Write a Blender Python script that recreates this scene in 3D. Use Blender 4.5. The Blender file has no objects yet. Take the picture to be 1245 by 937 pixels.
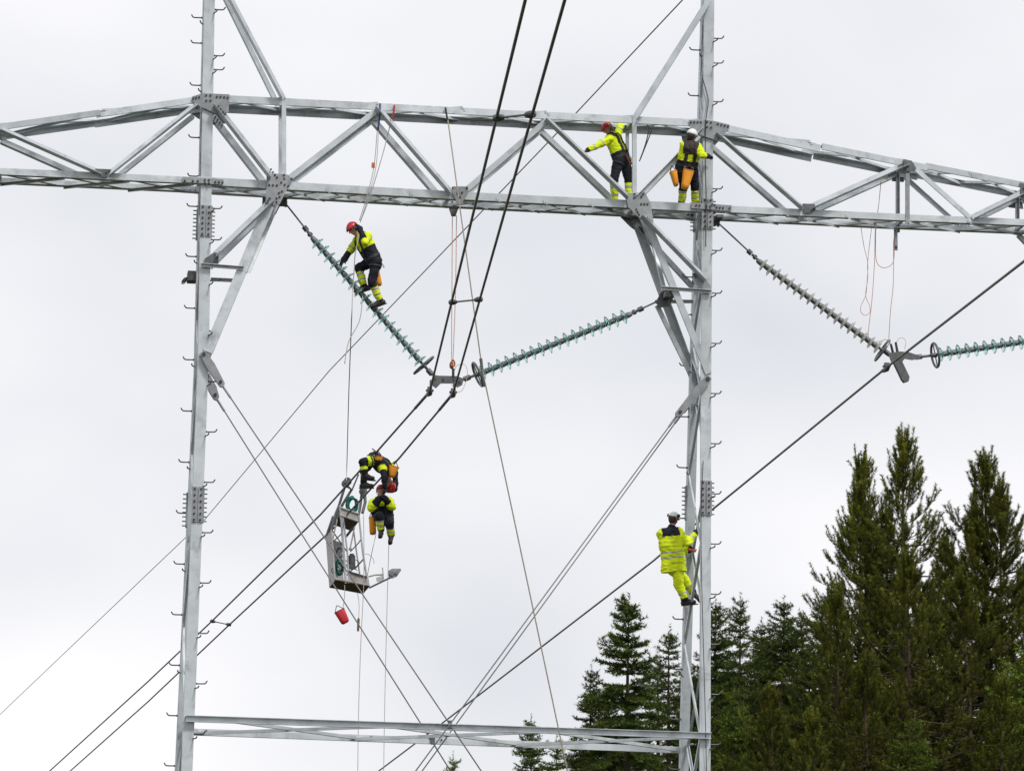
import bpy, bmesh, math, random
import numpy as np
from mathutils import Vector, Matrix
from math import radians, sin, cos, pi

scene = bpy.context.scene
random.seed(11)
rng = np.random.default_rng(11)

# ------------------------------------------------------------------ camera
PW, PH, FPX = 1245.0, 937.0, 4300.0            # photograph size, focal length in its pixels
YAW, PITCH, ROLL = 0.151789, 0.194257, 0.014338
EYE = 1.65
CAM = Vector((-8.604, -63.006, EYE))
_fw = Vector((sin(YAW)*cos(PITCH), cos(YAW)*cos(PITCH), sin(PITCH)))
_r = Vector((cos(YAW), -sin(YAW), 0)); _u = _r.cross(_fw)
CR = _r*cos(ROLL) + _u*sin(ROLL)
CU = _u*cos(ROLL) - _r*sin(ROLL)
cd = bpy.data.cameras.new('camera'); cam = bpy.data.objects.new('camera', cd)
scene.collection.objects.link(cam); scene.camera = cam
cd.sensor_fit = 'HORIZONTAL'; cd.sensor_width = 36.0; cd.lens = FPX/PW*36.0
cd.clip_start = 0.5; cd.clip_end = 6000
m = Matrix((CR, CU, -_fw)).transposed().to_4x4(); m.translation = CAM
cam.matrix_world = m

# ------------------------------------------------------------------ sky, sun, exposure
SUN_EL, SUN_AZ = radians(50), radians(152)      # azimuth measured from +Y towards +X
world = bpy.data.worlds.new('World'); scene.world = world; world.use_nodes = True
nt = world.node_tree; nt.nodes.clear()
wo = nt.nodes.new('ShaderNodeOutputWorld'); bg = nt.nodes.new('ShaderNodeBackground')
sky = nt.nodes.new('ShaderNodeTexSky'); sky.sky_type = 'NISHITA'; sky.sun_disc = False
sky.sun_elevation = SUN_EL; sky.sun_rotation = SUN_AZ; sky.air_density = 1.0; sky.dust_density = 3.0
tc = nt.nodes.new('ShaderNodeTexCoord')
mp = nt.nodes.new('ShaderNodeMapping'); mp.inputs['Scale'].default_value = (1, 1, 1.6)
mp.inputs['Location'].default_value = (0.33, 0.1, 0.55)
nz = nt.nodes.new('ShaderNodeTexNoise'); nz.inputs['Scale'].default_value = 3.6
nz.inputs['Detail'].default_value = 4.0; nz.inputs['Roughness'].default_value = 0.42
cr = nt.nodes.new('ShaderNodeValToRGB')
cr.color_ramp.elements[0].position = 0.33; cr.color_ramp.elements[0].color = (0.65, 0.675, 0.72, 1)
cr.color_ramp.elements[1].position = 0.57; cr.color_ramp.elements[1].color = (0.955, 0.945, 0.965, 1)
sc_ = nt.nodes.new('ShaderNodeVectorMath'); sc_.operation = 'SCALE'; sc_.inputs['Scale'].default_value = 10.0
mx = nt.nodes.new('ShaderNodeMix'); mx.data_type = 'RGBA'; mx.inputs['Factor'].default_value = 0.97
L = nt.links.new
L(tc.outputs['Generated'], mp.inputs['Vector']); L(mp.outputs['Vector'], nz.inputs['Vector'])
L(nz.outputs['Fac'], cr.inputs['Fac']); L(cr.outputs['Color'], sc_.inputs[0])
L(sky.outputs['Color'], mx.inputs[6]); L(sc_.outputs[0], mx.inputs[7])
L(mx.outputs[2], bg.inputs['Color']); bg.inputs['Strength'].default_value = 0.1
L(bg.outputs['Background'], wo.inputs['Surface'])
sd = bpy.data.lights.new('sun', 'SUN'); sd.energy = 2.1; sd.angle = radians(10); sd.color = (1.0, 0.97, 0.92)
so = bpy.data.objects.new('sun', sd); scene.collection.objects.link(so)
sdir = Vector((sin(SUN_AZ)*cos(SUN_EL), cos(SUN_AZ)*cos(SUN_EL), sin(SUN_EL)))
so.rotation_euler = (-sdir).to_track_quat('-Z', 'Y').to_euler(); so.location = (0, -20, 60)
vs = scene.view_settings; vs.view_transform = 'Standard'; vs.look = 'None'
vs.exposure = 0.13; vs.gamma = 1.0; vs.use_curve_mapping = False
scene.cycles.max_bounces = 8; scene.cycles.transparent_max_bounces = 16
scene.cycles.use_denoising = True

# ------------------------------------------------------------------ helpers
COL = scene.collection
def ray(px, py):
    return (_fw + CR*((px-PW/2)/FPX) - CU*((py-PH/2)/FPX))
def at(px, py, Y=0.0):                           # world point seen at a pixel, on the plane y = Y
    d = ray(px, py); return CAM + d*((Y-CAM.y)/d.y)
def V(*a): return Vector(a)

class MB:
    """collects shapes for ONE mesh"""
    def __init__(s): s.v = []; s.f = []; s.m = []
    def add(s, vs_, fs, mi=0):
        n = len(s.v); s.v += [tuple(v) for v in vs_]
        for f in fs: s.f.append(tuple(i+n for i in f)); s.m.append(mi)
    def extrude(s, sec, p1, p2, a, b, mi=0):
        """section points (u,v) along axes a,b, swept from p1 to p2, capped"""
        p1 = Vector(p1); p2 = Vector(p2); n = len(sec)
        vs_ = [p1+a*u+b*v for u, v in sec] + [p2+a*u+b*v for u, v in sec]
        fs = [(i, (i+1) % n, n+(i+1) % n, n+i) for i in range(n)]
        fs += [tuple(range(n))[::-1], tuple(range(n, 2*n))]
        s.add(vs_, fs, mi)
    def angle(s, p1, p2, a, b, wa, wb, t, mi=0):
        """rolled steel angle with its heel on p1-p2, flanges along a and b"""
        d = (Vector(p2)-Vector(p1)).normalized()
        a = (a-d*a.dot(d)).normalized(); b = (b-d*b.dot(d)-a*b.dot(a)).normalized()
        r = t*0.5
        s.extrude([(0, 0), (wa-r, 0), (wa, r), (wa, t), (t+r, t), (t, t+r), (t, wb), (r, wb), (0, wb-r)], p1, p2, a, b, mi)
    def box(s, c, ax, ay, az, mi=0):
        c = Vector(c)
        vs_ = [c+ax*i+ay*j+az*k for i in (-1, 1) for j in (-1, 1) for k in (-1, 1)]
        s.add(vs_, [(0, 1, 3, 2), (4, 6, 7, 5), (0, 4, 5, 1), (2, 3, 7, 6), (0, 2, 6, 4), (1, 5, 7, 3)], mi)
    def cyl(s, p1, p2, r1, r2=None, n=8, mi=0):
        r2 = r1 if r2 is None else r2
        p1 = Vector(p1); p2 = Vector(p2); d = (p2-p1).normalized()
        a = d.orthogonal().normalized(); b = d.cross(a)
        c = [(cos(2*pi*i/n), sin(2*pi*i/n)) for i in range(n)]
        vs_ = [p1+a*(x*r1)+b*(y*r1) for x, y in c]+[p2+a*(x*r2)+b*(y*r2) for x, y in c]
        fs = [(i, (i+1) % n, n+(i+1) % n, n+i) for i in range(n)]+[tuple(range(n))[::-1], tuple(range(n, 2*n))]
        s.add(vs_, fs, mi)
    def tube(s, pts, r, n=6, mi=0, closed=False):
        pts = [Vector(p) for p in pts]; k = len(pts)
        rr = r if isinstance(r, (list, tuple)) else [r]*k
        vs_ = []; a = None
        for i, p in enumerate(pts):
            q = pts[(i+1) % k] if (closed or i < k-1) else p
            o = pts[i-1] if (closed or i > 0) else p
            d = (q-o).normalized()
            a = d.orthogonal().normalized() if a is None else (a-d*a.dot(d)).normalized()
            b = d.cross(a)
            vs_ += [p+(a*cos(2*pi*j/n)+b*sin(2*pi*j/n))*rr[i] for j in range(n)]
        fs = []
        for i in range(k if closed else k-1):
            i2 = (i+1) % k
            for j in range(n):
                fs.append((i*n+j, i*n+(j+1) % n, i2*n+(j+1) % n, i2*n+j))
        if not closed: fs += [tuple(range(n))[::-1], tuple(range((k-1)*n, k*n))]
        s.add(vs_, fs, mi)
    def lathe(s, prof, p, d, n=20, mi=0):
        """profile (radius, height) turned round axis d through p"""
        p = Vector(p); d = Vector(d).normalized(); a = d.orthogonal().normalized(); b = d.cross(a)
        vs_ = [p+d*h+(a*cos(2*pi*j/n)+b*sin(2*pi*j/n))*r for r, h in prof for j in range(n)]
        fs = [(i*n+j, i*n+(j+1) % n, (i+1)*n+(j+1) % n, (i+1)*n+j) for i in range(len(prof)-1) for j in range(n)]
        s.add(vs_, fs, mi)
    def poly(s, pts, nrm, t, mi=0):
        """flat plate: polygon pts, thickness t along nrm"""
        nrm = Vector(nrm); pts = [Vector(p) for p in pts]; n = len(pts)
        s.add(pts+[p+nrm*t for p in pts], [(i, (i+1) % n, n+(i+1) % n, n+i) for i in range(n)]+[tuple(range(n))[::-1], tuple(range(n, 2*n))], mi)
    def build(s, name, mats, parent=None, smooth=False):
        me = bpy.data.meshes.new(name); me.from_pydata(s.v, [], s.f)
        if not isinstance(mats, (list, tuple)): mats = [mats]
        for m_ in mats: me.materials.append(m_)
        me.polygons.foreach_set('material_index', s.m)
        bm = bmesh.new(); bm.from_mesh(me); bmesh.ops.recalc_face_normals(bm, faces=bm.faces); bm.to_mesh(me); bm.free()
        if smooth:
            me.polygons.foreach_set('use_smooth', [True]*len(me.polygons))
            if smooth != 'all': me.set_sharp_from_angle(angle=radians(40))
        me.update()
        return link(name, me, parent)

def link(name, me, parent=None):
    o = bpy.data.objects.new(name, me); COL.objects.link(o)
    if parent is not None: o.parent = parent; o.matrix_parent_inverse = Matrix.Translation(-ORG.get(parent.name, Vector()))
    return o
ORG = {}
def empty(name, loc):
    o = bpy.data.objects.new(name, None); o.empty_display_size = 0.2; COL.objects.link(o)
    o.location = loc; ORG[o.name] = Vector(loc); return o
def tag(o, label, cat=None, group=None, kind=None):
    if label: o['label'] = label
    if cat: o['category'] = cat
    if group: o['group'] = group
    if kind: o['kind'] = kind
    return o
def spline(pts, n=8):
    pts = [Vector(p) for p in pts]; out = []
    for i in range(len(pts)-1):
        p0 = pts[max(i-1, 0)]; p1 = pts[i]; p2 = pts[i+1]; p3 = pts[min(i+2, len(pts)-1)]
        for k in range(n):
            t = k/n
            out.append(0.5*((2*p1)+(p2-p0)*t+(2*p0-5*p1+4*p2-p3)*t*t+(3*p1-p0-3*p2+p3)*t**3))
    out.append(pts[-1]); return out

# ------------------------------------------------------------------ materials
def mat(name, col, rough=0.6, metal=0.0, var=0.12, scale=8.0, col2=None, bump=0.0, spec=0.5, trans=0.0, coat=0.0, stretch=(1, 1, 1), rand=0.0, detail=5.0, coord='Object'):
    m_ = bpy.data.materials.new(name); m_.use_nodes = True; n = m_.node_tree; l = n.links.new
    b = n.nodes['Principled BSDF']
    tc = n.nodes.new('ShaderNodeTexCoord'); mp_ = n.nodes.new('ShaderNodeMapping'); mp_.inputs['Scale'].default_value = stretch
    nz_ = n.nodes.new('ShaderNodeTexNoise'); nz_.inputs['Scale'].default_value = scale; nz_.inputs['Detail'].default_value = detail
    l(tc.outputs[coord], mp_.inputs['Vector']); l(mp_.outputs['Vector'], nz_.inputs['Vector'])
    rp = n.nodes.new('ShaderNodeValToRGB'); rp.color_ramp.elements[0].position = 0.3; rp.color_ramp.elements[1].position = 0.7
    c2 = col2 if col2 else tuple(min(1, c*(1+var)) for c in col)
    c1 = col if col2 else tuple(c*(1-var) for c in col)
    rp.color_ramp.elements[0].color = (*c1, 1); rp.color_ramp.elements[1].color = (*c2, 1)
    l(nz_.outputs['Fac'], rp.inputs['Fac'])
    out = rp.outputs['Color']
    if rand:
        oi = n.nodes.new('ShaderNodeObjectInfo'); mr = n.nodes.new('ShaderNodeMapRange')
        mr.inputs['To Min'].default_value = 1-rand; mr.inputs['To Max'].default_value = 1+rand
        l(oi.outputs['Random'], mr.inputs['Value'])
        vm = n.nodes.new('ShaderNodeVectorMath'); vm.operation = 'SCALE'
        l(out, vm.inputs[0]); l(mr.outputs['Result'], vm.inputs['Scale']); out = vm.outputs[0]
    l(out, b.inputs['Base Color'])
    b.inputs['Roughness'].default_value = rough; b.inputs['Metallic'].default_value = metal
    b.inputs['Specular IOR Level'].default_value = spec
    if trans: b.inputs['Transmission Weight'].default_value = trans
    if coat: b.inputs['Coat Weight'].default_value = coat
    if bump:
        bp = n.nodes.new('ShaderNodeBump'); bp.inputs['Strength'].default_value = bump; bp.inputs['Distance'].default_value = 0.02
        l(nz_.outputs['Fac'], bp.inputs['Height']); l(bp.outputs['Normal'], b.inputs['Normal'])
    return m_

STEEL = mat('galvanised_steel', (0.43, 0.468, 0.495), rough=0.42, metal=0.18, scale=3, col2=(0.575, 0.615, 0.645), bump=0.03, stretch=(1, 1, 1), rand=0.13, detail=7)
def weather(m_, col, amt, scale):
    n = m_.node_tree; l = n.links.new; b = n.nodes['Principled BSDF']; src = b.inputs['Base Color'].links[0].from_socket
    tc = n.nodes.new('ShaderNodeTexCoord'); nz_ = n.nodes.new('ShaderNodeTexNoise'); nz_.inputs['Scale'].default_value = scale; nz_.inputs['Detail'].default_value = 8; nz_.inputs['Roughness'].default_value = 0.7
    l(tc.outputs['Object'], nz_.inputs['Vector'])
    rp = n.nodes.new('ShaderNodeValToRGB'); rp.color_ramp.elements[0].position = 0.52; rp.color_ramp.elements[1].position = 0.72
    rp.color_ramp.elements[0].color = (0, 0, 0, 1); rp.color_ramp.elements[1].color = (amt, amt, amt, 1)
    l(nz_.outputs['Fac'], rp.inputs['Fac']); mx_ = n.nodes.new('ShaderNodeMix'); mx_.data_type = 'RGBA'
    l(rp.outputs['Color'], mx_.inputs['Factor']); l(src, mx_.inputs[6]); mx_.inputs[7].default_value = (*col, 1); l(mx_.outputs[2], b.inputs['Base Color'])
weather(STEEL, (0.20, 0.205, 0.205), 0.7, 2.3)
DULL = mat('dull_galvanised_plate', (0.20, 0.212, 0.225), rough=0.5, metal=0.25, scale=7, col2=(0.315, 0.33, 0.345), bump=0.06, rand=0.08)
DARKST = mat('weathered_dark_steel', (0.075, 0.08, 0.085), rough=0.5, metal=0.4, scale=9, col2=(0.14, 0.145, 0.15))
MIDST = mat('weathered_plate', (0.16, 0.165, 0.17), rough=0.5, metal=0.3, scale=8, col2=(0.25, 0.255, 0.26))
BOLT = mat('bolt_steel', (0.05, 0.05, 0.055), rough=0.45, metal=0.5, scale=20, var=0.3)
# ------------------------------------------------------------------ terrain
def smooth01(x): x = np.clip(x, 0, 1); return x*x*(3-2*x)
def ground_z(x, y):
    x = np.asarray(x, float); y = np.asarray(y, float)
    left = smooth01((6-0.28*(y-10)-x)/26)                     # the line corridor falls away into a valley
    drop = left*np.maximum(y-12, 0)*0.17*smooth01((y-12)/60)
    near = 0.12*np.sin(x*0.21+1)*np.cos(y*0.17)+0.05*np.sin(x*0.9)*np.sin(y*0.8+2)
    return near - np.minimum(drop, 70)
def grid_axis(lo, hi, fine_lo, fine_hi, step, k):
    a = np.arange(fine_lo, fine_hi+step, step)
    return np.concatenate([fine_lo-(np.geomspace(1, fine_lo-lo+1, k)-1)[:0:-1], a, a[-1]+(np.geomspace(1, hi-a[-1]+1, k)-1)[1:]])
gx = grid_axis(-2600, 2600, -40, 60, 2.0, 26); gy = grid_axis(-500, 3200, -70, 110, 2.0, 26)
X, Y = np.meshgrid(gx, gy); Z = ground_z(X, Y)
nx, ny = len(gx), len(gy)
me = bpy.data.meshes.new('ground')
me.from_pydata(np.stack([X, Y, Z], -1).reshape(-1, 3).tolist(), [], [(j*nx+i, j*nx+i+1, (j+1)*nx+i+1, (j+1)*nx+i) for j in range(ny-1) for i in range(nx-1)])
me.polygons.foreach_set('use_smooth', [True]*len(me.polygons))
GROUND = mat('forest_floor', (0.025, 0.03, 0.012), rough=0.95, scale=1.3, col2=(0.075, 0.068, 0.036), bump=0.8, spec=0.1, detail=10)
me.materials.append(GROUND)
tag(link('ground', me), 'rough mossy forest floor with heather and dry grass', kind='structure')

# ------------------------------------------------------------------ lattice tower
DB = 0.70                                                   # depth of the crossarm
def leg_depth(z): return max(0.16, 1.89-(z-EYE-5.85)*0.1125)
tower = empty('lattice_tower', at(545, 1405, 0.4))
tag(tower, 'tall grey galvanised lattice power line tower with two legs and crossarm', 'tower')
YV = V(0, 1, 0); ZV = V(0, 0, 1); XV = V(1, 0, 0)
_k = [0]
def jit():
    _k[0] += 1; return (_k[0] % 11)*0.0013
def member(name, p1, p2, w, out=0.0, flip=1, rear=False, t=0.014, wb=None, m_=None, Yf=None):
    """angle lying flat in a face of the truss; p1,p2 front-face points on the centre line.
    flip: which edge carries the outstanding flange; out: -1 outstanding flange towards the viewer, +1 inwards"""
    p1 = Vector(p1); p2 = Vector(p2)
    d = (p2-p1).normalized(); a = d.cross(YV).normalized()
    if a.z < 0 or (abs(a.z) < 1e-3 and a.x < 0): a = -a
    a = a*flip
    b = -YV if out < 0 else YV
    j = jit()
    off = V(0, -0.006-j if out < 0 else -0.030+j*0.8, 0)
    if rear: b = -b; off = V(0, -off.y, 0)
    mb = MB(); mb.angle(p1-a*w/2+off, p2-a*w/2+off, a, b, w, wb or (w*1.9 if out < 0 else w*0.9), t)
    return mb.build(name, m_ or STEEL, tower)
def fr(px, py): return at(px, py, 0)
def back(p, d=None): return V(p.x, DB if d is None else d, p.z)
def pair(name, a, b, w, out=1, flip=1, da=None, db=None, m_=None, wb=None):
    p, q = fr(*a), fr(*b)
    member(name, p, q, w, out, flip, wb=wb, m_=m_)
    p2, q2 = back(p, da), back(q, db)
    member(name, p2, q2, w*.86, out, flip, rear=True, wb=wb, m_=m_)

# --- legs: a front and a rear chord each, laced together
def lerp_leg(pts, z):
    for p, q in zip(pts[:-1], pts[1:]):
        if q.z <= z <= p.z or q is pts[-1]:
            t = (z-p.z)/(q.z-p.z); return p.lerp(q, t)
legs = {}
for side, pix in (('l', [(255.5, -58), (247, 440), (208, 1409)]), ('r', [(862.6, -62), (858.4, 440), (856, 1409)])):
    pts = [fr(*p) for p in pix]; legs[side] = pts
    W_ = 0.205
    for p, q in zip(pts[:-1], pts[1:]):
        over = V(0, 0, 0)
        mb = MB(); j = jit()
        mb.angle(V(p.x+W_/2, 0+j, p.z), V(q.x+W_/2, 0+j, q.z), -XV, YV, W_, 0.16, 0.018)
        o = mb.build('leg_chord', STEEL, tower)
        mb = MB()
        dp, dq = leg_depth(p.z), leg_depth(q.z)
        mb.angle(V(p.x-W_/2, dp, p.z), V(q.x-W_/2, dq, q.z), XV, -YV, W_*0.92, 0.16, 0.018)
        o2 = mb.build('leg_chord', STEEL, tower)
    # lacing in two planes (towards the left and the right edge of the chords)
    z = 0.6; k = 0
    ztop = pts[0].z-0.8
    while z < ztop:
        dep = leg_depth(z); dz = max(0.55, dep*1.02)
        z2 = min(z+dz, ztop)
        a_, b_ = lerp_leg(pts, z), lerp_leg(pts, z2)
        for xo, kk in ((W_/2-0.03, k), (-W_/2+0.012, k+1)):
            y0a, y1a = 0.05, leg_depth(z)-0.05
            y0b, y1b = 0.05, leg_depth(z2)-0.05
            if kk % 2 == 0: P, Q = V(a_.x+xo, y0a, z), V(b_.x+xo, y1b, z2)
            else: P, Q = V(a_.x+xo, y1a, z), V(b_.x+xo, y0b, z2)
            d = (Q-P).normalized(); n = d.cross(XV).normalized()
            if n.z < 0: n = -n
            mb = MB(); mb.angle(P-n*0.035, Q-n*0.035, n, -XV if xo > 0 else XV, 0.072, 0.05, 0.01)
            mb.build('lacing_bar', STEEL, tower)
        z = z2; k += 1
    for bz, bd in ((0, 0.0), (0, leg_depth(0.2))):
        q = pts[-1]; mb = MB()
        mb.box(V(q.x, bd, 0.0), XV*0.42, YV*0.42, ZV*0.32); mb.box(V(q.x, bd, 0.345), XV*0.2, YV*0.2, ZV*0.02)
        mb.build('footing', mat('concrete', (0.3, 0.29, 0.27), rough=0.9, scale=6, bump=0.2), tower)
    # splices: cover plates with bolt heads and bolt ends sticking out sideways
    for ypix, hh in ((268, 0.47), (613, 0.52)):
        p = lerp_leg(pts, fr(240 if side == 'l' else 858, ypix-8 if side == 'r' else ypix).z)
        mb = MB()
        for s in (-1, 1):
            mb.box(V(p.x+s*0.056, -0.014, p.z), XV*0.046, YV*0.012, ZV*hh*0.62)
            for i in range(6):
                zz = p.z-hh*0.54+hh*1.08*i/5
                mb.cyl(V(p.x+s*0.056, -0.026, zz), V(p.x+s*0.056, -0.046, zz), 0.019, n=6, mi=1)
        for i in range(8):
            zz = p.z-hh*0.56+hh*1.12*i/7
            mb.cyl(V(p.x+W_/2+0.001, 0.08, zz), V(p.x+W_/2+0.075, 0.08, zz), 0.011, n=6, mi=1)
        mb.box(V(p.x+W_/2+0.012, 0.085, p.z), XV*0.010, YV*0.06, ZV*hh*0.62)
        mb.build('splice_plate', [DULL, BOLT], tower)
        mb = MB(); ld = leg_depth(p.z)
        mb.box(V(p.x-W_/2-0.012, ld-0.085, p.z+0.1), XV*0.010, YV*0.06, ZV*hh*0.62)
        for i in range(8):
            zz = p.z+0.1-hh*0.56+hh*1.12*i/7
            mb.cyl(V(p.x-W_/2-0.02, ld-0.08, zz), V(p.x-W_/2-0.085, ld-0.08, zz), 0.011, n=6, mi=1)
        mb.build('splice_plate', [DULL, BOLT], tower)
    # step bolts
    rows_f = [10, 66, 83, 252, 290] if side == 'l' else [45, 75, 122, 228, 303]
    rows_f += [340+61.3*i for i in range(15)] if side == 'l' else [355+61*i for i in range(15)]
    rows_r = [8, 38, 88, 150, 196, 232] if side == 'l' else [48, 102, 318]
    rows_r += [292+62*i for i in range(16)] if side == 'l' else [363+61.5*i for i in range(15)]
    def hook(P, s, wave):
        mb = MB(); l = 0.19
        mb.tube(spline([P, P+V(s*l*0.7, wave, 0), P+V(s*l*0.92, wave*1.4, 0.012), P+V(s*l*1.06, wave*1.5, 0.055)], 3), 0.013, n=5)
        mb.cyl(P+V(s*0.004, 0, 0), P+V(s*0.02, 0, 0), 0.02, n=6)
        return mb.build('step_bolt', DARKST, tower)
    for i, yp in enumerate(rows_f):
        p = lerp_leg(pts, fr(250 if side == 'l' else 860, yp).z)
        hook(V(p.x+W_/2, 0.07, p.z), 1, -0.01)
        mb = MB(); P = V(p.x+W_/2-0.02, 0.02, p.z-0.09)
        mb.tube(spline([P, P+V(0.05, -0.16, 0.0), P+V(0.06, -0.19, 0.03)], 3), 0.013, n=5); mb.build('step_bolt', DARKST, tower)
    for i, yp in enumerate(rows_r):
        p = lerp_leg(pts, fr(235 if side == 'l' else 850, yp).z)
        ld = leg_depth(p.z)
        hook(V(p.x-W_/2, ld-0.07, p.z-0.12), -1, 0.01)
        if i % 2 == 0:
            mb = MB(); P = V(p.x-W_/2+0.02, ld-0.1, p.z-0.26)
            mb.tube(spline([P, P+V(-0.06, -0.14, 0.0), P+V(-0.07, -0.17, 0.03)], 3), 0.013, n=5); mb.build('step_bolt', DARKST, tower)

# --- crossarm chords (front and rear)
def chord(a, b, w, top):
    p, q = fr(*a), fr(*b); s = -1 if top else 1
    j = jit()
    for rear in (False, True):
        mb = MB()
        yy = (DB+0.022-j) if rear else (-0.022+j)
        e = ZV*(w/2)*(-s)
        mb.angle(V(p.x, yy, p.z)+e, V(q.x, yy, q.z)+e, ZV*s, -YV if rear else YV, w, w*0.95, 0.016)
        mb.build('beam_chord', STEEL, tower)
chord((252, 119.5), (440, 129.0), 0.142, True); chord((437, 128.8), (640, 139.6), 0.134, True); chord((637, 139.4), (864, 150.8), 0.142, True)
chord((240, 219.5), (548, 237.2), 0.150, False); chord((548, 237.2), (862, 253.0), 0.150, False)
chord((252, 119.5), (116, 139.5), 0.125, True); chord((121, 137.5), (-40, 160.5), 0.118, True); chord((-38, 160), (-250, 194), 0.11, True)
chord((240, 219.5), (-60, 205.5), 0.125, False); chord((-60, 205.5), (-250, 196.5), 0.12, False)
chord((864, 152.0), (998, 181.5), 0.135, True); chord((1000, 178.5), (1128, 204.5), 0.125, True); chord((1126, 202), (1310, 238), 0.12, True); chord((1310, 238), (1500, 277), 0.11, True)
chord((862, 253.0), (1105, 264.5), 0.130, False); chord((1105, 264.5), (1310, 273), 0.125, False); chord((1310, 273), (1500, 281), 0.12, False)

# --- face diagonals, same nodes front and rear
F = dict(out=1, flip=1)
pair('brace', (262, 128), (331, 217), 0.125, -1, 1)
pair('brace', (345.2, 123), (345.2, 221), 0.080, 1, 1)
pair('brace', (349, 219), (459, 134), 0.110, 1, -1)
pair('brace', (458, 131), (549, 236), 0.120, -1, 1)
pair('brace', (566, 232), (666, 146), 0.110, 1, -1)
pair('brace', (664, 145), (764, 241), 0.105, -1, 1)
pair('brace', (771.3, 143), (771.3, 243), 0.080, 1, 1)
pair('brace', (775, 241), (856, 158), 0.105, -1, -1, wb=0.09)
pair('brace', (238, 128), (131, 213), 0.095, -1, 1)
pair('brace', (124, 212), (2, 158), 0.105, -1, 1)
pair('brace', (-2, 158), (-60, 206), 0.095, -1, 1)
pair('brace', (-62, 206), (-125, 176), 0.095, -1, 1)
pair('brace', (871, 162), (976, 254), 0.100, -1, 1)
pair('brace', (985, 252), (1101, 200), 0.115, -1, 1)
pair('brace', (1103, 203), (1103, 272), 0.085, 1, 1, m_=DULL)
pair('brace', (1112, 205), (1178, 264), 0.095, 1, -1)
pair('brace', (1181, 265), (1250, 231), 0.105, -1, 1)
pair('brace', (1250, 228), (1250, 272), 0.085, 1, 1, m_=DULL)
pair('brace', (1255, 232), (1318, 272), 0.095, 1, -1)
pair('brace', (1320, 272), (1390, 258), 0.095, -1, 1)
# hanger stub under the arm where ropes are tied
p = back(fr(1098, 273)); mb = MB(); mb.box(V(p.x+.03, DB-0.05, p.z-0.13), XV*0.035, YV*0.008, ZV*0.22)
mb.cyl(V(p.x+.03, DB-0.062, p.z-0.29), V(p.x+.03, DB-0.038, p.z-0.29), 0.03, n=10, mi=1); mb.build('hanger_plate', [DULL, BOLT], tower)
# earth-wire peak braces
for a, b in (((344.5, 121), (256, -46)), ((772, 144), (860, 4))):
    p, q = fr(*a), fr(*b)
    member('peak_brace', p, q, 0.105, -1, 1)
    member('peak_brace', back(p), back(q, leg_depth(q.z)), 0.105, 1, 1, rear=True)
# delta below the crossarm
for nd, e1, e2 in (((330, 244), (259, 312), (253, 428)), ((781, 262), (858, 341), (859, 455))):
    p, q1, q2 = fr(*nd), fr(*e1), fr(*e2)
    member('brace', p, q1, 0.115, -1, 1)
    member('brace', back(p), back(q1, leg_depth(q1.z)-0.02), 0.115, 1, 1, rear=True)
    pt = p+(q2-p)*0.02
    sgn = 1 if nd[0] < 500 else -1
    mb = MB(); d = (q2-pt).normalized(); a = d.cross(YV).normalized()
    if a.x < 0: a = -a
    a = a*sgn
    mb.angle(pt-a*0.1+V(0, -0.026, 0), q2-a*0.1+V(0, -0.026, 0), a, YV, 0.19 if sgn > 0 else 0.13, 0.12, 0.016); mb.build('strut', STEEL, tower)
    P, Q = back(pt), back(q2, leg_depth(q2.z)-0.02)
    mb = MB(); mb.angle(P-a*0.1+V(0, 0.03, 0), Q-a*0.1+V(0, 0.03, 0), a, -YV, 0.17 if sgn > 0 else 0.15, 0.12, 0.016); mb.build('strut', STEEL, tower)
# short horizontals between legs and delta struts
for a, b, Yb in (((244, 323.5), (296, 327.5), 0), ((256, 341), (284, 342.5), .8), ((803, 351.5), (864, 356), 0), ((800, 368), (842, 368), .85)):
    p, q = at(a[0], a[1], Yb), at(b[0], b[1], Yb); mb = MB()
    mb.angle(p+V(0, -0.045, .035), q+V(0, -0.045, .035), -ZV, -YV, 0.06, 0.08, 0.01); mb.build('brace', STEEL, tower)
# inner sway braces on the right delta
for a, ya, b, yb, w in (((797, 372), .45, (836, 452), .5, .08), ((776, 262), .4, (850, 430), .9, .07), ((806, 352), .1, (786, 268), .65, .07)):
    p, q = at(a[0], a[1], ya), at(b[0], b[1], yb); mb = MB(); mb.angle(p, q, XV, YV, w, w, 0.01); mb.build('brace', STEEL, tower)
for a, ya, b, yb, w in (((300, 330), .12, (335, 248), .6, .07),):
    p, q = at(a[0], a[1], ya), at(b[0], b[1], yb); mb = MB(); mb.angle(p, q, XV, YV, w, w, 0.01); mb.build('brace', STEEL, tower)

# --- lacing in the underside and the top of the crossarm
def plane_lacing(nodes_f, zoff, w=0.07, top=False, n_=-1):
    for i in range(len(nodes_f)-1):
        a, b = fr(*nodes_f[i]), fr(*nodes_f[i+1])
        for k, (P, Q) in enumerate(((V(a.x, 0.0, a.z), V(b.x, DB, b.z)), (V(a.x, DB, a.z), V(b.x, 0.0, b.z)))):
            zo = zoff-0.012*k
            P = P+ZV*zo; Q = Q+ZV*zo; d = (Q-P).normalized(); n = ZV.cross(d).normalized()
            mb = MB(); mb.angle(P-n*w/2, Q-n*w/2, n, -ZV if k == 0 else ZV, w, w*0.75, 0.009); mb.build('lacing_bar', STEEL, tower)
def line(p, q, xs): return [(x, p[1]+(q[1]-p[1])*(x-p[0])/(q[0]-p[0])) for x in xs]
B0, B1 = (240, 219.5), (862, 253)
plane_lacing(line(B0, B1, [250, 345, 398, 450, 500, 548, 605, 662, 718, 775, 850]), -0.055)
plane_lacing(line((240, 219.5), (-60, 205.5), [235, 157, 78, 0, -60, -130]), -0.045)
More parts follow.
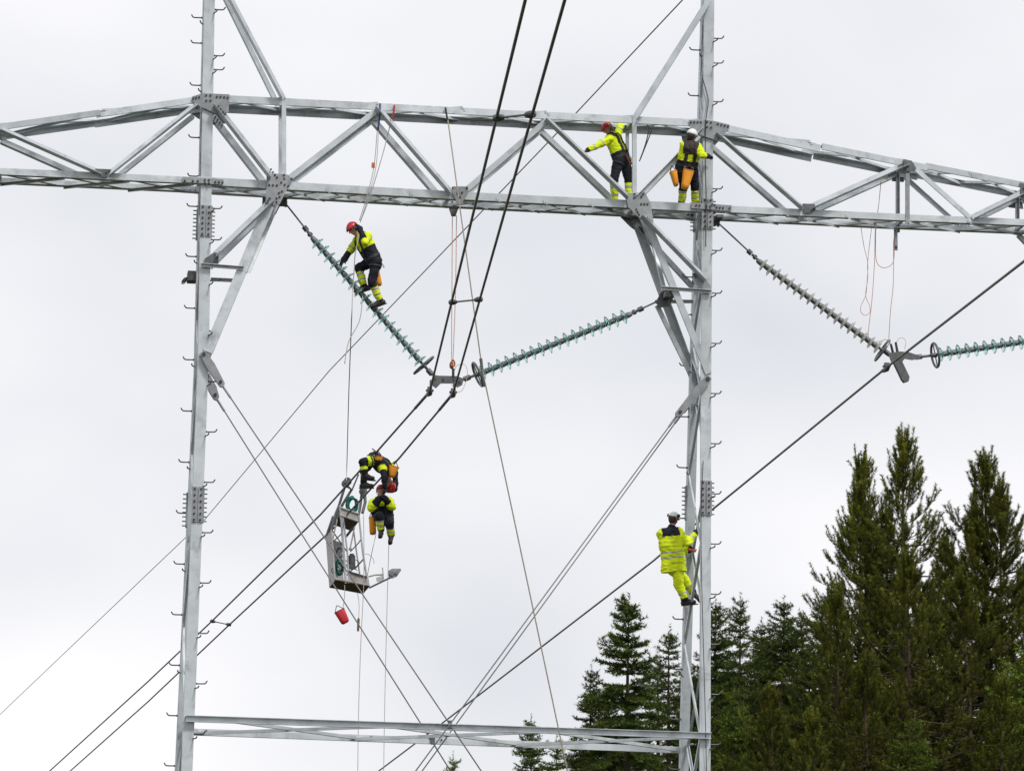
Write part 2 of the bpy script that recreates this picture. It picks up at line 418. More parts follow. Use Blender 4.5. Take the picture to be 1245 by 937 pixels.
plane_lacing(line((862, 253), (1105, 264.5), [880, 955, 1030, 1103]), -0.045); plane_lacing(line((1105, 264.5), (1310, 273), [1103, 1178, 1250, 1310]), -0.045)
plane_lacing(line((252, 119.5), (864, 150.8), [262, 345, 460, 563, 665, 771, 850]), 0.05)
plane_lacing(line((252, 119.5), (-40, 160.5), [240, 125, 0]), 0.045); plane_lacing(line((864, 152), (1128, 204.5), [875, 985, 1103]), 0.045); plane_lacing(line((1128, 204.5), (1310, 238), [1110, 1180, 1250]), 0.045)
# cross struts front to rear at the nodes
for a in ((345, 226), (548, 237), (775, 249), (1103, 264), (1250, 270), (345, 124), (460, 130), (665, 141), (771, 147), (1103, 200), (1250, 228), (0, 157), (0, 208), (127, 214), (980, 259)):
    p = fr(*a); mb = MB(); mb.angle(V(p.x-0.035, 0.0, p.z), V(p.x-0.035, DB, p.z), XV, ZV, 0.07, 0.07, 0.009); mb.build('cross_strut', STEEL, tower)

# --- gusset plates with bolts
def gusset(pix, bolts, m_=DULL, rear=True, Yp=-0.034, name='gusset_plate'):
    pts = [at(x, y, 0) for x, y in pix]
    for r in ((False, True) if rear else (False,)):
        j = jit()*0.5; mb = MB()
        yy = (DB-Yp-0.0+j) if r else Yp-j
        mb.poly([V(p.x, yy, p.z) for p in pts], V(0, -1, 0) if not r else V(0, 1, 0), 0.014)
        for b in bolts:
            p = at(b[0], b[1], 0)
            if r: mb.cyl(V(p.x, DB-0.01, p.z), V(p.x, DB-0.035, p.z), 0.019, n=6, mi=1)
            else: mb.cyl(V(p.x, yy-0.013, p.z), V(p.x, yy-0.034, p.z), 0.0195, n=6, mi=1)
        mb.build(name, [m_, BOLT], tower)
def Z(ox, oy, s, pts): return [(ox+x/s, oy+y/s) for x, y in pts]
gusset(Z(220, 90, 4.93, [(66, 140), (130, 120), (290, 127), (284, 235), (205, 243), (150, 215), (120, 205), (66, 168)]),
       Z(220, 90, 4.93, [(150, 134), (176, 134), (150, 165), (176, 165), (214, 142), (236, 143), (258, 145), (279, 147), (72, 152), (90, 148), (108, 145), (222, 200), (236, 216), (250, 233), (262, 249)]), m_=DULL)
gusset(Z(220, 90, 4.93, [(512, 612), (560, 600), (640, 608), (668, 640), (635, 695), (590, 785), (555, 790), (506, 772)]),
       Z(220, 90, 4.93, [(528, 670), (550, 671), (574, 672), (538, 577), (550, 594), (562, 610), (574, 624), (616, 610), (618, 632), (662, 632), (600, 655), (620, 668), (642, 676), (586, 718), (604, 708), (572, 750), (590, 740), (572, 772), (530, 750), (520, 765), (510, 780)]))
gusset(Z(220, 90, 4.93, [(8, 620), (255, 636), (252, 668), (8, 652)]), Z(220, 90, 4.93, [(142, 640), (166, 641), (142, 658), (166, 659), (204, 653), (226, 654), (248, 655), (22, 645), (70, 646), (100, 647)]))
gusset(Z(740, 220, 4.26, [(84, 72), (185, 60), (214, 118), (230, 214), (214, 236), (150, 190), (100, 140)]),
       Z(740, 220, 4.26, [(130, 72), (130, 90), (166, 86), (176, 72), (166, 124), (182, 124), (198, 124), (140, 152), (147, 165), (154, 178), (196, 196), (204, 206), (212, 216)]))
gusset(Z(690, 130, 6.225, [(915, 105), (1040, 103), (1120, 115), (1222, 140), (1220, 168), (1140, 262), (1040, 232), (930, 185)]),
       Z(690, 130, 6.225, [(1052, 120), (1082, 124), (1052, 158), (1082, 162), (1134, 136), (1160, 142), (1186, 148), (1210, 153), (930, 122), (955, 122), (980, 122), (1004, 122)]))
gusset(Z(690, 130, 6.225, [(935, 728), (1238, 750), (1236, 794), (935, 772)]), Z(690, 130, 6.225, [(970, 750), (995, 752), (1048, 758), (1075, 760), (1048, 780), (1075, 783), (1124, 766), (1148, 768), (1172, 770), (1222, 772), (1090, 745), (1110, 747)]))
gusset(Z(400, 110, 5.514, [(828, 648), (928, 648), (932, 682), (884, 770), (862, 770), (820, 682)]), Z(400, 110, 5.514, [(826, 658), (922, 658), (860, 690), (890, 690), (875, 720)]), m_=MIDST)
gusset(Z(0, 100, 5.19, [(600, 550), (702, 554), (676, 606), (638, 606)]), Z(0, 100, 5.19, [(578, 565), (594, 575), (672, 575), (690, 565)]), m_=DARKST)
gusset(Z(870, 140, 5.19, [(545, 562), (622, 565), (628, 600), (600, 622), (555, 622)]), Z(870, 140, 5.19, [(528, 572), (540, 582), (622, 585), (640, 578)]), m_=DARKST)
gusset(Z(1060, 180, 6.69, [(250, 98), (318, 108), (356, 168), (340, 200), (245, 192)]), Z(1060, 180, 6.69, [(215, 150), (232, 142), (250, 132), (290, 150)]), m_=DARKST)
gusset([(1239, 223), (1256, 226), (1258, 243), (1240, 241)], [(1244, 230), (1250, 232)], m_=DARKST)
gusset(Z(220, 200, 3.345, [(85, 418), (95, 386), (138, 358), (152, 374), (152, 412)]), Z(220, 200, 3.345, [(140, 372), (148, 366), (156, 360), (148, 376)]), m_=DARKST, rear=False)
gusset(Z(740, 220, 4.26, [(430, 482), (465, 478), (526, 545), (526, 580), (455, 545)]), Z(740, 220, 4.26, [(440, 490), (448, 500)]), m_=DULL, rear=False)
# bolts near the splice of the bottom chord hang point in the middle of the beam
p = at(551, 259, 0.35); mb = MB(); mb.poly([at(546, 254, .35), at(557, 254, .35), at(554, 263, .35), at(549, 263, .35)], YV, 0.02)
mb.cyl(p+V(0, -0.03, -.03), p+V(0, 0.05, -.03), 0.03, n=10); mb.build('hanger_plate', DARKST, tower)
# attachment plates of the insulator strings on the delta
mb = MB()
for yy in (0.30, 0.40):
    mb.poly([at(x, y, yy) for x, y in ((797, 368), (803, 356), (815, 350), (820, 360), (814, 372), (803, 374))], YV, 0.02)
mb.box(at(808, 362, .35), XV*0.05, YV*0.33, ZV*0.05)
mb.box(at(812, 355, .35), XV*0.03, YV*0.36, ZV*0.03)
mb.build('attachment_plate', DARKST, tower)
mb = MB(); q = at(345, 244, .35); mb.box(q, XV*0.05, YV*0.36, ZV*0.025); mb.poly([q+V(-.05, 0, 0), q+V(.07, 0, 0), q+V(.06, 0, -.12), q+V(.02, 0, -.12)], YV, 0.02); mb.build('attachment_plate', DARKST, tower)
mb = MB(); q = at(871, 268, .35); mb.box(q, XV*0.06, YV*0.36, ZV*0.03); mb.poly([q+V(-.05, 0, 0), q+V(.07, 0, 0), q+V(.06, 0, -.12), q+V(.02, 0, -.12)], YV, 0.02); mb.build('attachment_plate', DARKST, tower)
# small equipment box behind the left leg
mb = MB(); q = at(233, 337, 1.0); mb.box(q, XV*0.08, YV*0.15, ZV*0.09); 
for k in range(4): mb.tube([q+V(-.06, -.1+.06*k, -.02), q+V(-.14, -.1+.06*k, -.05-.02*k), q+V(-.18, -.1+.06*k, -.11)], 0.012, n=5)
mb.build('clamp_block', DARKST, tower)

# --- guy brackets on the legs
def bracket(a, b, Ya, Yb, w):
    p, q = at(*a, Ya), at(*b, Yb); d = (q-p).normalized(); n = d.cross(YV).normalized(); mb = MB()
    for s in (-1, 1):
        y = V(0, s*0.035-0.01, 0)
        mb.poly([p-n*w*.5+y-d*.05, p+n*w*.5+y-d*.05, p+n*w*.75+d*.25+y, q+n*w*.5+y, q+d*.06+y, q-n*w*.5+y, p-n*w*.75+d*.25+y], YV, 0.016)
    mb.cyl(p+V(0, -.07, 0), p+V(0, .09, 0), 0.035, n=10, mi=1); mb.cyl(q+V(0, -.07, 0)-d*.06, q+V(0, .09, 0)-d*.06, 0.03, n=10, mi=1)
    mb.build('guy_bracket', [DULL, BOLT], tower); return q
g1 = bracket((247.5, 431), (270, 468), -0.06, -0.06, 0.11)
g2 = bracket((252, 458), (263, 484), 1.05, 1.05, 0.11)
g3 = bracket((860, 461), (824, 504), -0.06, -0.06, 0.11)
g4 = bracket((848, 470), (831, 500), 1.10, 1.10, 0.09)

# --- lower strut: two channels laced together
def channel(a, b, Yc, h, dirn):
    p, q = at(a[0], a[1], Yc), at(b[0], b[1], Yc); mb = MB(); y = YV*dirn
    mb.extrude([(-h/2, 0), (h/2, 0), (h/2, .085), (h/2-.011, .085), (h/2-.011, .011), (-h/2+.011, .011), (-h/2+.011, .085), (-h/2, .085)], p, q, ZV, y)
    for t in (0.0, 0.035, 0.36, 0.5, 0.965, 1.0):
        c = p.lerp(q, t); mb.cyl(c+V(0, -.003*dirn, .025), c+V(0, -.03*dirn, .025), .017, n=6, mi=1)
    mb.build('lower_strut', [STEEL, BOLT], tower)
channel((226, 873.2), (864, 894.2), -0.035, 0.115, -1)
YR = 1.86
channel((229, 888.8), (838, 911.5), YR, 0.12, 1)
def lowp(x, rear):
    return at(x, 889.5+(x-229)*0.0373, YR) if rear else at(x, 873.8+(x-226)*0.0329, 0.0)
fx = [270, 465, 660, 850]; rx = [240, 432, 627, 822]
for i in range(3):
    for k, (P, Q) in enumerate(((lowp(fx[i], 0), lowp(rx[i+1], 1)), (lowp(rx[i], 1), lowp(fx[i+1], 0)))):
        mb = MB(); d = (Q-P).normalized(); n = ZV.cross(d).normalized()
        mb.angle(P-n*.04+ZV*(.03*k-.02), Q-n*.04+ZV*(.03*k-.02), n, ZV if k == 0 else -ZV, 0.075, 0.06, 0.009); mb.build('lacing_bar', STEEL, tower)
# outer hanger on the right arm that carries the outer string (beyond the edge of the picture)
HX = at(1352, 398, 0.35)
for Yb in (0.0, DB):
    for a in ((1250, 276), (1400, 280)):
        P = at(a[0], a[1], 0); P = V(P.x, Yb, P.z); mb = MB(); mb.angle(P, V(HX.x, 0.2 if Yb == 0 else .5, HX.z), XV, YV, 0.09, 0.09, 0.01); mb.build('strut', STEEL, tower)
mb = MB(); mb.box(HX, XV*.08, YV*.2, ZV*.06); mb.build('attachment_plate', DARKST, tower)
# ------------------------------------------------------------------ insulator strings
GLASS = mat('tempered_glass_turquoise', (0.68, 0.92, 0.89), rough=0.05, var=0.05, scale=3, trans=0.9)
GLASS.node_tree.nodes['Principled BSDF'].inputs['IOR'].default_value = 1.2
GLASS2 = mat('tempered_glass_grey', (0.80, 0.79, 0.77), rough=0.08, var=0.05, scale=3, trans=0.6)
CAPM = mat('cast_iron_cap', (0.10, 0.115, 0.115), rough=0.5, metal=0.4, scale=14, col2=(0.2, 0.22, 0.22))
RING = mat('aluminium_ring', (0.14, 0.15, 0.155), rough=0.4, metal=0.6, scale=9, var=0.2)
def disc_mesh(m_):
    mb = MB()
    mb.lathe([(0.035, 0.02), (0.07, 0.018), (0.12, 0.004), (0.163, -0.026), (0.168, -0.036), (0.160, -0.038), (0.135, -0.022), (0.128, -0.045), (0.118, -0.046), (0.110, -0.016), (0.092, -0.012), (0.086, -0.038), (0.076, -0.038), (0.066, -0.008), (0.035, -0.006)], (0, 0, 0), (0, 0, 1), n=22)
    o = mb.build('glass_disc', m_, None, smooth='all'); me = o.data; bpy.data.objects.remove(o); return me
def cap_mesh():
    mb = MB(); mb.lathe([(0.0, 0.150), (0.030, 0.148), (0.052, 0.13), (0.064, 0.075), (0.068, 0.02), (0.058, 0.0), (0.02, -0.006), (0.02, -0.03), (0.0, -0.032)], (0, 0, 0), (0, 0, 1), n=12)
    o = mb.build('metal_cap', CAPM, None, smooth=True); me = o.data; bpy.data.objects.remove(o); return me
DM, DM2, CM = disc_mesh(GLASS), disc_mesh(GLASS2), cap_mesh()
def string(p0, d0, d1, p1, n, label, dm=DM, ring_end=True, Yp=0.35):
    """p0: tower end pixel, d0: first disc, d1: last disc, p1: yoke end"""
    A, B, C, D = at(*p0, Yp), at(*d0, Yp), at(*d1, Yp), at(*p1, Yp)
    root = empty('insulator_string', A); tag(root, label, 'insulator', 'glass insulator strings')
    ax = (C-B).normalized(); q = (-ax).to_track_quat('Z', 'Y').to_matrix().to_4x4()
    for i in range(n):
        P = B.lerp(C, i/(n-1))
        mw = Matrix.Translation(P) @ q @ Matrix.Diagonal((.83, .83, (C-B).length/(n-1)/0.172, 1))
        o = link('glass_disc', dm, root); o.matrix_basis = mw
        o2 = link('metal_cap', CM, root); o2.matrix_basis = mw
    mb = MB(); u = (B-A).normalized(); L_ = (B-A).length
    mb.cyl(A, A+u*(L_-0.34), 0.016, n=8); mb.tube([A-u*.03, A+u*.05], 0.035, n=8)
    mb.box(A+u*(L_-0.33), u*0.05, u.orthogonal().normalized()*0.04, u.cross(u.orthogonal().normalized())*0.03)
    mb.cyl(A+u*(L_-0.27), A+u*(L_-0.13), 0.03, 0.022, n=8)
    mb.box(A+u*(L_-0.19), u*0.03, u.orthogonal().normalized()*0.045, u.cross(u.orthogonal().normalized())*0.025)
    mb.build('suspension_rod', DARKST, root, smooth=True)
    mb = MB(); mb.cyl(C, D, 0.026, n=8); mb.cyl(C+ax*0.1, C+ax*0.17, 0.045, n=8); mb.cyl(D-ax*0.14, D-ax*0.02, 0.05, n=8)
    mb.build('ball_link', DARKST, root, smooth=True)
    if ring_end:
        mb = MB(); c = C+ax*0.13; a_ = ax.orthogonal().normalized(); b_ = ax.cross(a_)
        e1 = (YV-ax*YV.dot(ax)).normalized(); e2 = ax.cross(e1)
        mb.tube([c+(e1*cos(2*pi*k/28)+e2*sin(2*pi*k/28))*0.23 for k in range(28)], 0.024, n=8, closed=True)
        mb.cyl(c-e2*0.235, c+e2*0.235, 0.013, n=6); mb.cyl(c-e1*0.235, c+e1*0.235, 0.013, n=6)
        mb.build('corona_ring', RING, root, smooth=True)
    return root
string((346, 246), (384.8, 295), (509.5, 437.5), (526, 456), 18, 'steep turquoise glass insulator string that a red-helmeted worker stands on')
string((800, 366), (760, 384.5), (588.5, 452.0), (563, 461.5), 18, 'shallow turquoise glass insulator string joined to the delta brace of a leg')
string((872, 270), (927, 321), (1066, 421), (1083, 432), 18, 'greyish glass insulator string sloping down below the crossarm arm', dm=DM2)
string((1350, 399), (1318, 404.5), (1145, 430.5), (1112, 434.5), 17, 'greenish glass insulator string running out past the picture edge')

# ------------------------------------------------------------------ conductors and earth wire
CABLE = mat('aluminium_conductor', (0.075, 0.075, 0.078), rough=0.5, metal=0.3, scale=2, var=0.15)
WIRE = mat('galvanised_wire', (0.17, 0.168, 0.165), rough=0.5, metal=0.3, scale=2, var=0.15)
def on_line(P0, vp, py):
    """point on the straight span P0 + t*dir(vp) whose image row is py"""
    d = ray(*vp)
    # solve row
    e = P0-CAM; k = (PH/2-py)/FPX
    num = e.dot(CU)-k*e.dot(_fw); den = d.dot(CU)-k*d.dot(_fw)
    return P0 - d*(num/den)
Yc = 0.35
PA, PB, PR = at(522.5, 476, Yc-0.02), at(551, 478, Yc-0.02), at(1078, 446.5, Yc-0.02)
PE = at(862.5, -34, 0.25)
def span_dir(vp): return ray(*vp).normalized()
TA, TB = at(392, 622, 0), None
def far_pts(P0, pix, vp, far=240, sag=0.0):
    """follow image points, taking the depth from the straight span towards vp"""
    out = [P0]
    for (x, y) in pix:
        S = on_line(P0, vp, y); out.append(at(x, y, S.y))
    d = (out[-1]-out[-2]).normalized()
    base = out[-1]
    for k in (0.25, 0.5, 0.75, 1.0): out.append(base+d*far*k+V(0, 0, 0.0003*(far*k)**2))
    return out
def near_pts(P0, vp, length=92):
    d = -span_dir(vp); return [P0+d*length*k/10 for k in range(10, 0, -1)]
def cable(pts, r, name, label, m_=CABLE):
    mb = MB(); mb.tube(pts, r, n=8); return tag(mb.build(name, m_, None, smooth='all'), label, 'cable')
VF = (-563, 1541)
farA = far_pts(PA, [(459, 548), (390, 625), (257.6, 754.7), (180, 828), (60, 937)], VF)
farB = far_pts(PB, [(486, 556), (414, 634), (278.9, 759), (180, 852.5), (85, 937)], VF)
cable(near_pts(PA, (375, 1080))+farA, 0.0195, 'conductor_cable', 'left of the two parallel black twin conductors passing in front of the crossarm')
cable(near_pts(PB, (380, 1080))+farB, 0.0195, 'conductor_cable', 'right of the two parallel black twin conductors passing in front of the crossarm')
cable(near_pts(PR, (361, 1000))+far_pts(PR, [(865, 620), (795, 681), (545, 873), (460, 937)], (-563, 1737)), 0.0225, 'conductor_cable', 'single grey conductor clamped between the grey and greenish insulator strings', m_=WIRE)
cable([PE, *far_pts(PE, [(830, 0), (700, 138), (400, 451), (250, 630), (0, 868)], (-563, 1457))[1:]], 0.0135, 'earth_wire', 'thin earth wire crossing behind the crossarm up to the leg peak', m_=WIRE)
# armour rods / sleeves near the clamps are parts of their cables' clamps
def along(pts, s):
    for p, q in zip(pts[:-1], pts[1:]):
        l = (q-p).length
        if s <= l: return p+(q-p).normalized()*s
        s -= l
    return pts[-1]

# ------------------------------------------------------------------ yokes with suspension clamps
def clamp(mb, P, d1, d2, s=1.0):
    mb.tube([P+d1*0.26, P+d1*0.12+V(0, 0, -.02), P+V(0, 0, -.035), P+d2*0.12+V(0, 0, -.02), P+d2*0.26], [0.03, 0.046, 0.052, 0.046, 0.03], n=8, mi=0)
    mb.box(P+V(0, 0, 0.03), d1*0.07, XV*0.045, ZV*0.055)
    for k in (-1, 1): mb.cyl(P+d1*0.06*k+V(-.07, 0, .02), P+d1*0.06*k+V(.07, 0, .02), 0.016, n=6)
yoke = empty('yoke_assembly', at(541, 462, Yc)); tag(yoke, 'dark forged yoke holding the twin conductors between two turquoise strings', 'yoke')
mb = MB()
for yy in (Yc-0.05, Yc+0.03):
    mb.poly([at(x, y, yy) for x, y in ((526, 455), (533, 456.5), (555, 457), (564, 460), (562, 468), (556, 471), (551, 466), (536, 466), (530, 472), (525, 468))], YV, 0.02)
for b in ((529, 460), (539, 461), (552, 461), (559, 464)): mb.cyl(at(*b, Yc-0.075), at(*b, Yc+.075), 0.022, n=8)
mb.build('yoke_plate', DARKST, yoke)
for P, f_, vp in ((PA, farA, (375, 1080)), (PB, farB, (380, 1080))):
    mb = MB(); clamp(mb, P, -span_dir(vp), (f_[1]-f_[0]).normalized()); 
    mb.box(P+V(0.02, 0.02, 0.12), XV*0.02, YV*0.035, ZV*0.1); mb.build('suspension_clamp', DARKST, yoke, smooth=True)
    mb = MB(); d = (f_[1]-f_[0]).normalized(); mb.cyl(P+d*0.2, P+d*1.35, 0.027, n=8); mb.build('armour_rod', CABLE, yoke, smooth=True)
yoke2 = empty('yoke_assembly', at(1092, 436, Yc)); tag(yoke2, 'dark forged yoke with hanging counterweight arm on the single grey conductor', 'yoke')
mb = MB()
for yy in (Yc-0.05, Yc+0.03):
    mb.poly([at(x, y, yy) for x, y in ((1080, 430), (1092, 427), (1105, 428), (1117, 432), (1119, 436), (1109, 437.5), (1100, 436), (1096, 441), (1084, 441))], YV, 0.02)
mb.poly([at(x, y, Yc-.06) for x, y in ((1087, 440), (1096, 437), (1106, 458), (1105, 463), (1100, 464.5), (1097, 461))], YV, 0.11)
mb.build('yoke_plate', DARKST, yoke2)
mb = MB(); f_ = far_pts(PR, [(865, 620)], (-563, 1737)); clamp(mb, PR, -span_dir((361, 1000)), (f_[1]-f_[0]).normalized()); mb.build('suspension_clamp', DARKST, yoke2, smooth=True)
for a, b in (((1087, 434), (1083, 418)), ((1092, 433), (1089, 416))):
    mb = MB(); mb.cyl(at(*a, Yc), at(*b, Yc), 0.03, 0.022, n=8); mb.build('hoist_shackle', BOLT, yoke2)
# spacers
def spacer(p, q, label):
    root = empty('spacer', p); tag(root, label, 'spacer', 'bundle spacers on the twin conductors')
    mb = MB(); mb.cyl(p, q, 0.014, n=6); mb.build('rod', WIRE, root)
    for c, s in ((p, 1), (q, -1)):
        d = (q-p).normalized()*s; mb = MB(); mb.lathe([(0.0, -0.05), (0.042, -0.03), (0.046, 0.04), (0.03, 0.1), (0.0, 0.13)], c, d, n=10); mb.build('clamp', DARKST, root, smooth=True)
for ya, yb, lb in ((143.5, 139, 'bundle spacer just below the top chord of the crossarm'), (367.5, 364, 'bundle spacer above the yoke between the two strings')):
    spacer(on_line(PA, (375, 1080), ya), on_line(PB, (380, 1080), yb), lb)
spacer(farA[3], farB[3], 'bundle spacer on the lower conductors beside the leg away from the forest')

# ------------------------------------------------------------------ guy wires
def gp(x, y, r): return at(x, y, 1.86 if r else -0.075)
XF, XR_ = at(547, 880, -0.09), at(526, 902, 1.86)
baseL, baseR = legs['l'][-1], legs['r'][-1]
def guy(p, x, q, label):
    root = empty('guy_wire', q); tag(root, label, 'guy wire', 'crossed guy wires inside the portal')
    mb = MB(); mb.tube([p, x, q], 0.0125, n=6); mb.build('strand', WIRE, root, smooth='all')
    d = (x-p).normalized(); mb = MB(); mb.cyl(p-d*.02, p+d*.28, 0.022, n=8); mb.build('socket', DULL, root)
def beyond(p, x, z): d = x-p; return p+d*((z-p.z)/d.z)
guy(g1, XF, beyond(g1, XF, 0.4), 'upper front guy wire running down from the leg away from the forest')
guy(g2, XR_, beyond(g2, XR_, 0.4), 'lower rear guy wire running down from the leg away from the forest')
guy(g3, XF+V(0, -.02, 0), beyond(g3, XF, 0.4), 'front guy wire running down leftward from the forest-side leg bracket')
XQ = at(527.5, 917, 1.88)
guy(g4, XQ, beyond(g4, XQ, 0.4), 'rear guy wire running down leftward from the forest-side leg')
mb = MB(); mb.box(XF+V(0, 0.02, 0), XV*.035, YV*.035, ZV*.07); mb.build('guy_clamp', DARKST, tower)
mb = MB(); mb.box(XR_+V(0, -0.02, 0.02), XV*.035, YV*.035, ZV*.06); mb.build('guy_clamp', DARKST, tower)
# ------------------------------------------------------------------ conifers
def foliage_mat(name, c1, c2, c3, tip):
    m_ = bpy.data.materials.new(name); m_.use_nodes = True; n = m_.node_tree; l = n.links.new
    b = n.nodes['Principled BSDF']; tc = n.nodes.new('ShaderNodeTexCoord')
    nz_ = n.nodes.new('ShaderNodeTexNoise'); nz_.inputs['Scale'].default_value = 1.1; nz_.inputs['Detail'].default_value = 6
    l(tc.outputs['Object'], nz_.inputs['Vector'])
    rp = n.nodes.new('ShaderNodeValToRGB'); e = rp.color_ramp.elements
    e[0].position = 0.3; e[0].color = (*c1, 1); e[1].position = 0.72; e[1].color = (*c3, 1)
    k = e.new(0.5); k.color = (*c2, 1)
    l(nz_.outputs['Fac'], rp.inputs['Fac'])
    at_ = n.nodes.new('ShaderNodeAttribute'); at_.attribute_name = 'shoot'     # 0 old inner needles, 1 new tip growth; contrast paints crown light and shade in
    mx_ = n.nodes.new('ShaderNodeMix'); mx_.data_type = 'RGBA'; l(at_.outputs['Fac'], mx_.inputs['Factor'])
    l(rp.outputs['Color'], mx_.inputs[6]); mx_.inputs[7].default_value = (*tip, 1)
    oi = n.nodes.new('ShaderNodeObjectInfo'); hs = n.nodes.new('ShaderNodeHueSaturation')
    mr = n.nodes.new('ShaderNodeMapRange'); mr.inputs['To Min'].default_value = 0.72; mr.inputs['To Max'].default_value = 1.25
    l(oi.outputs['Random'], mr.inputs['Value']); l(mr.outputs['Result'], hs.inputs['Value']); l(mx_.outputs[2], hs.inputs['Color'])
    l(hs.outputs['Color'], b.inputs['Base Color']); b.inputs['Roughness'].default_value = 0.65; b.inputs['Specular IOR Level'].default_value = 0.12
    tr = n.nodes.new('ShaderNodeBsdfTranslucent'); ms = n.nodes.new('ShaderNodeMixShader'); ms.inputs['Fac'].default_value = 0.22
    l(hs.outputs['Color'], tr.inputs['Color']); l(b.outputs['BSDF'], ms.inputs[1]); l(tr.outputs['BSDF'], ms.inputs[2])
    l(ms.outputs['Shader'], n.nodes['Material Output'].inputs['Surface'])
    return m_
SPRUCE = foliage_mat('spruce_needles', (0.013, 0.029, 0.008), (0.036, 0.063, 0.013), (0.078, 0.104, 0.019), (0.125, 0.165, 0.030))
PINE = foliage_mat('pine_needles', (0.010, 0.019, 0.005), (0.048, 0.066, 0.011), (0.118, 0.114, 0.018), (0.235, 0.245, 0.033))  # darkest tone painted as deep crown shade, tip tone as lit foliage
YOUNG = foliage_mat('young_conifer_needles', (0.050, 0.084, 0.012), (0.095, 0.145, 0.020), (0.150, 0.195, 0.026), (0.21, 0.27, 0.04))
BARK = mat('conifer_bark', (0.045, 0.034, 0.026), rough=0.95, scale=7, col2=(0.11, 0.082, 0.06), bump=0.6, stretch=(1, 1, 0.3), spec=0.1)

def needles(segs, per_m, nl, nw, spread, rs):
    """segs: arrays P0,P1,tip flag -> triangles bristling round each twig"""
    P0, P1, tp = segs; Ls = np.linalg.norm(P1-P0, axis=1)
    cnt = np.maximum(3, (Ls*per_m)).astype(int); idx = np.repeat(np.arange(len(P0)), cnt); N = len(idx)
    t = rs.random(N); ax = (P1-P0)/np.maximum(Ls, 1e-6)[:, None]; axi = ax[idx]
    base = P0[idx]+(P1-P0)[idx]*t[:, None]
    r = rs.normal(size=(N, 3)); r -= axi*(r*axi).sum(1)[:, None]; r /= np.linalg.norm(r, axis=1)[:, None]
    d = axi*(1-spread)+r*spread; d /= np.linalg.norm(d, axis=1)[:, None]
    ln = nl*(0.7+0.6*rs.random(N))
    s = np.cross(d, rs.normal(size=(N, 3))); s /= np.linalg.norm(s, axis=1)[:, None]
    w = nw*(0.7+0.6*rs.random(N))
    v = np.stack([base-s*w[:, None]/2, base+s*w[:, None]/2, base+d*ln[:, None]], 1).reshape(-1, 3)
    return v, np.repeat(np.clip(tp[idx]*(0.35+0.65*t), 0, 1), 3)
def tri_mesh(name, v, sh, m_):
    me = bpy.data.meshes.new(name); n = len(v)
    me.vertices.add(n); me.vertices.foreach_set('co', v.astype(np.float32).ravel())
    me.loops.add(n); me.loops.foreach_set('vertex_index', np.arange(n, dtype=np.int32))
    me.polygons.add(n//3); me.polygons.foreach_set('loop_start', np.arange(0, n, 3, dtype=np.int32))
    a = me.attributes.new('shoot', 'FLOAT', 'POINT'); a.data.foreach_set('value', sh.astype(np.float32))
    me.materials.append(m_); me.update(calc_edges=True); return me

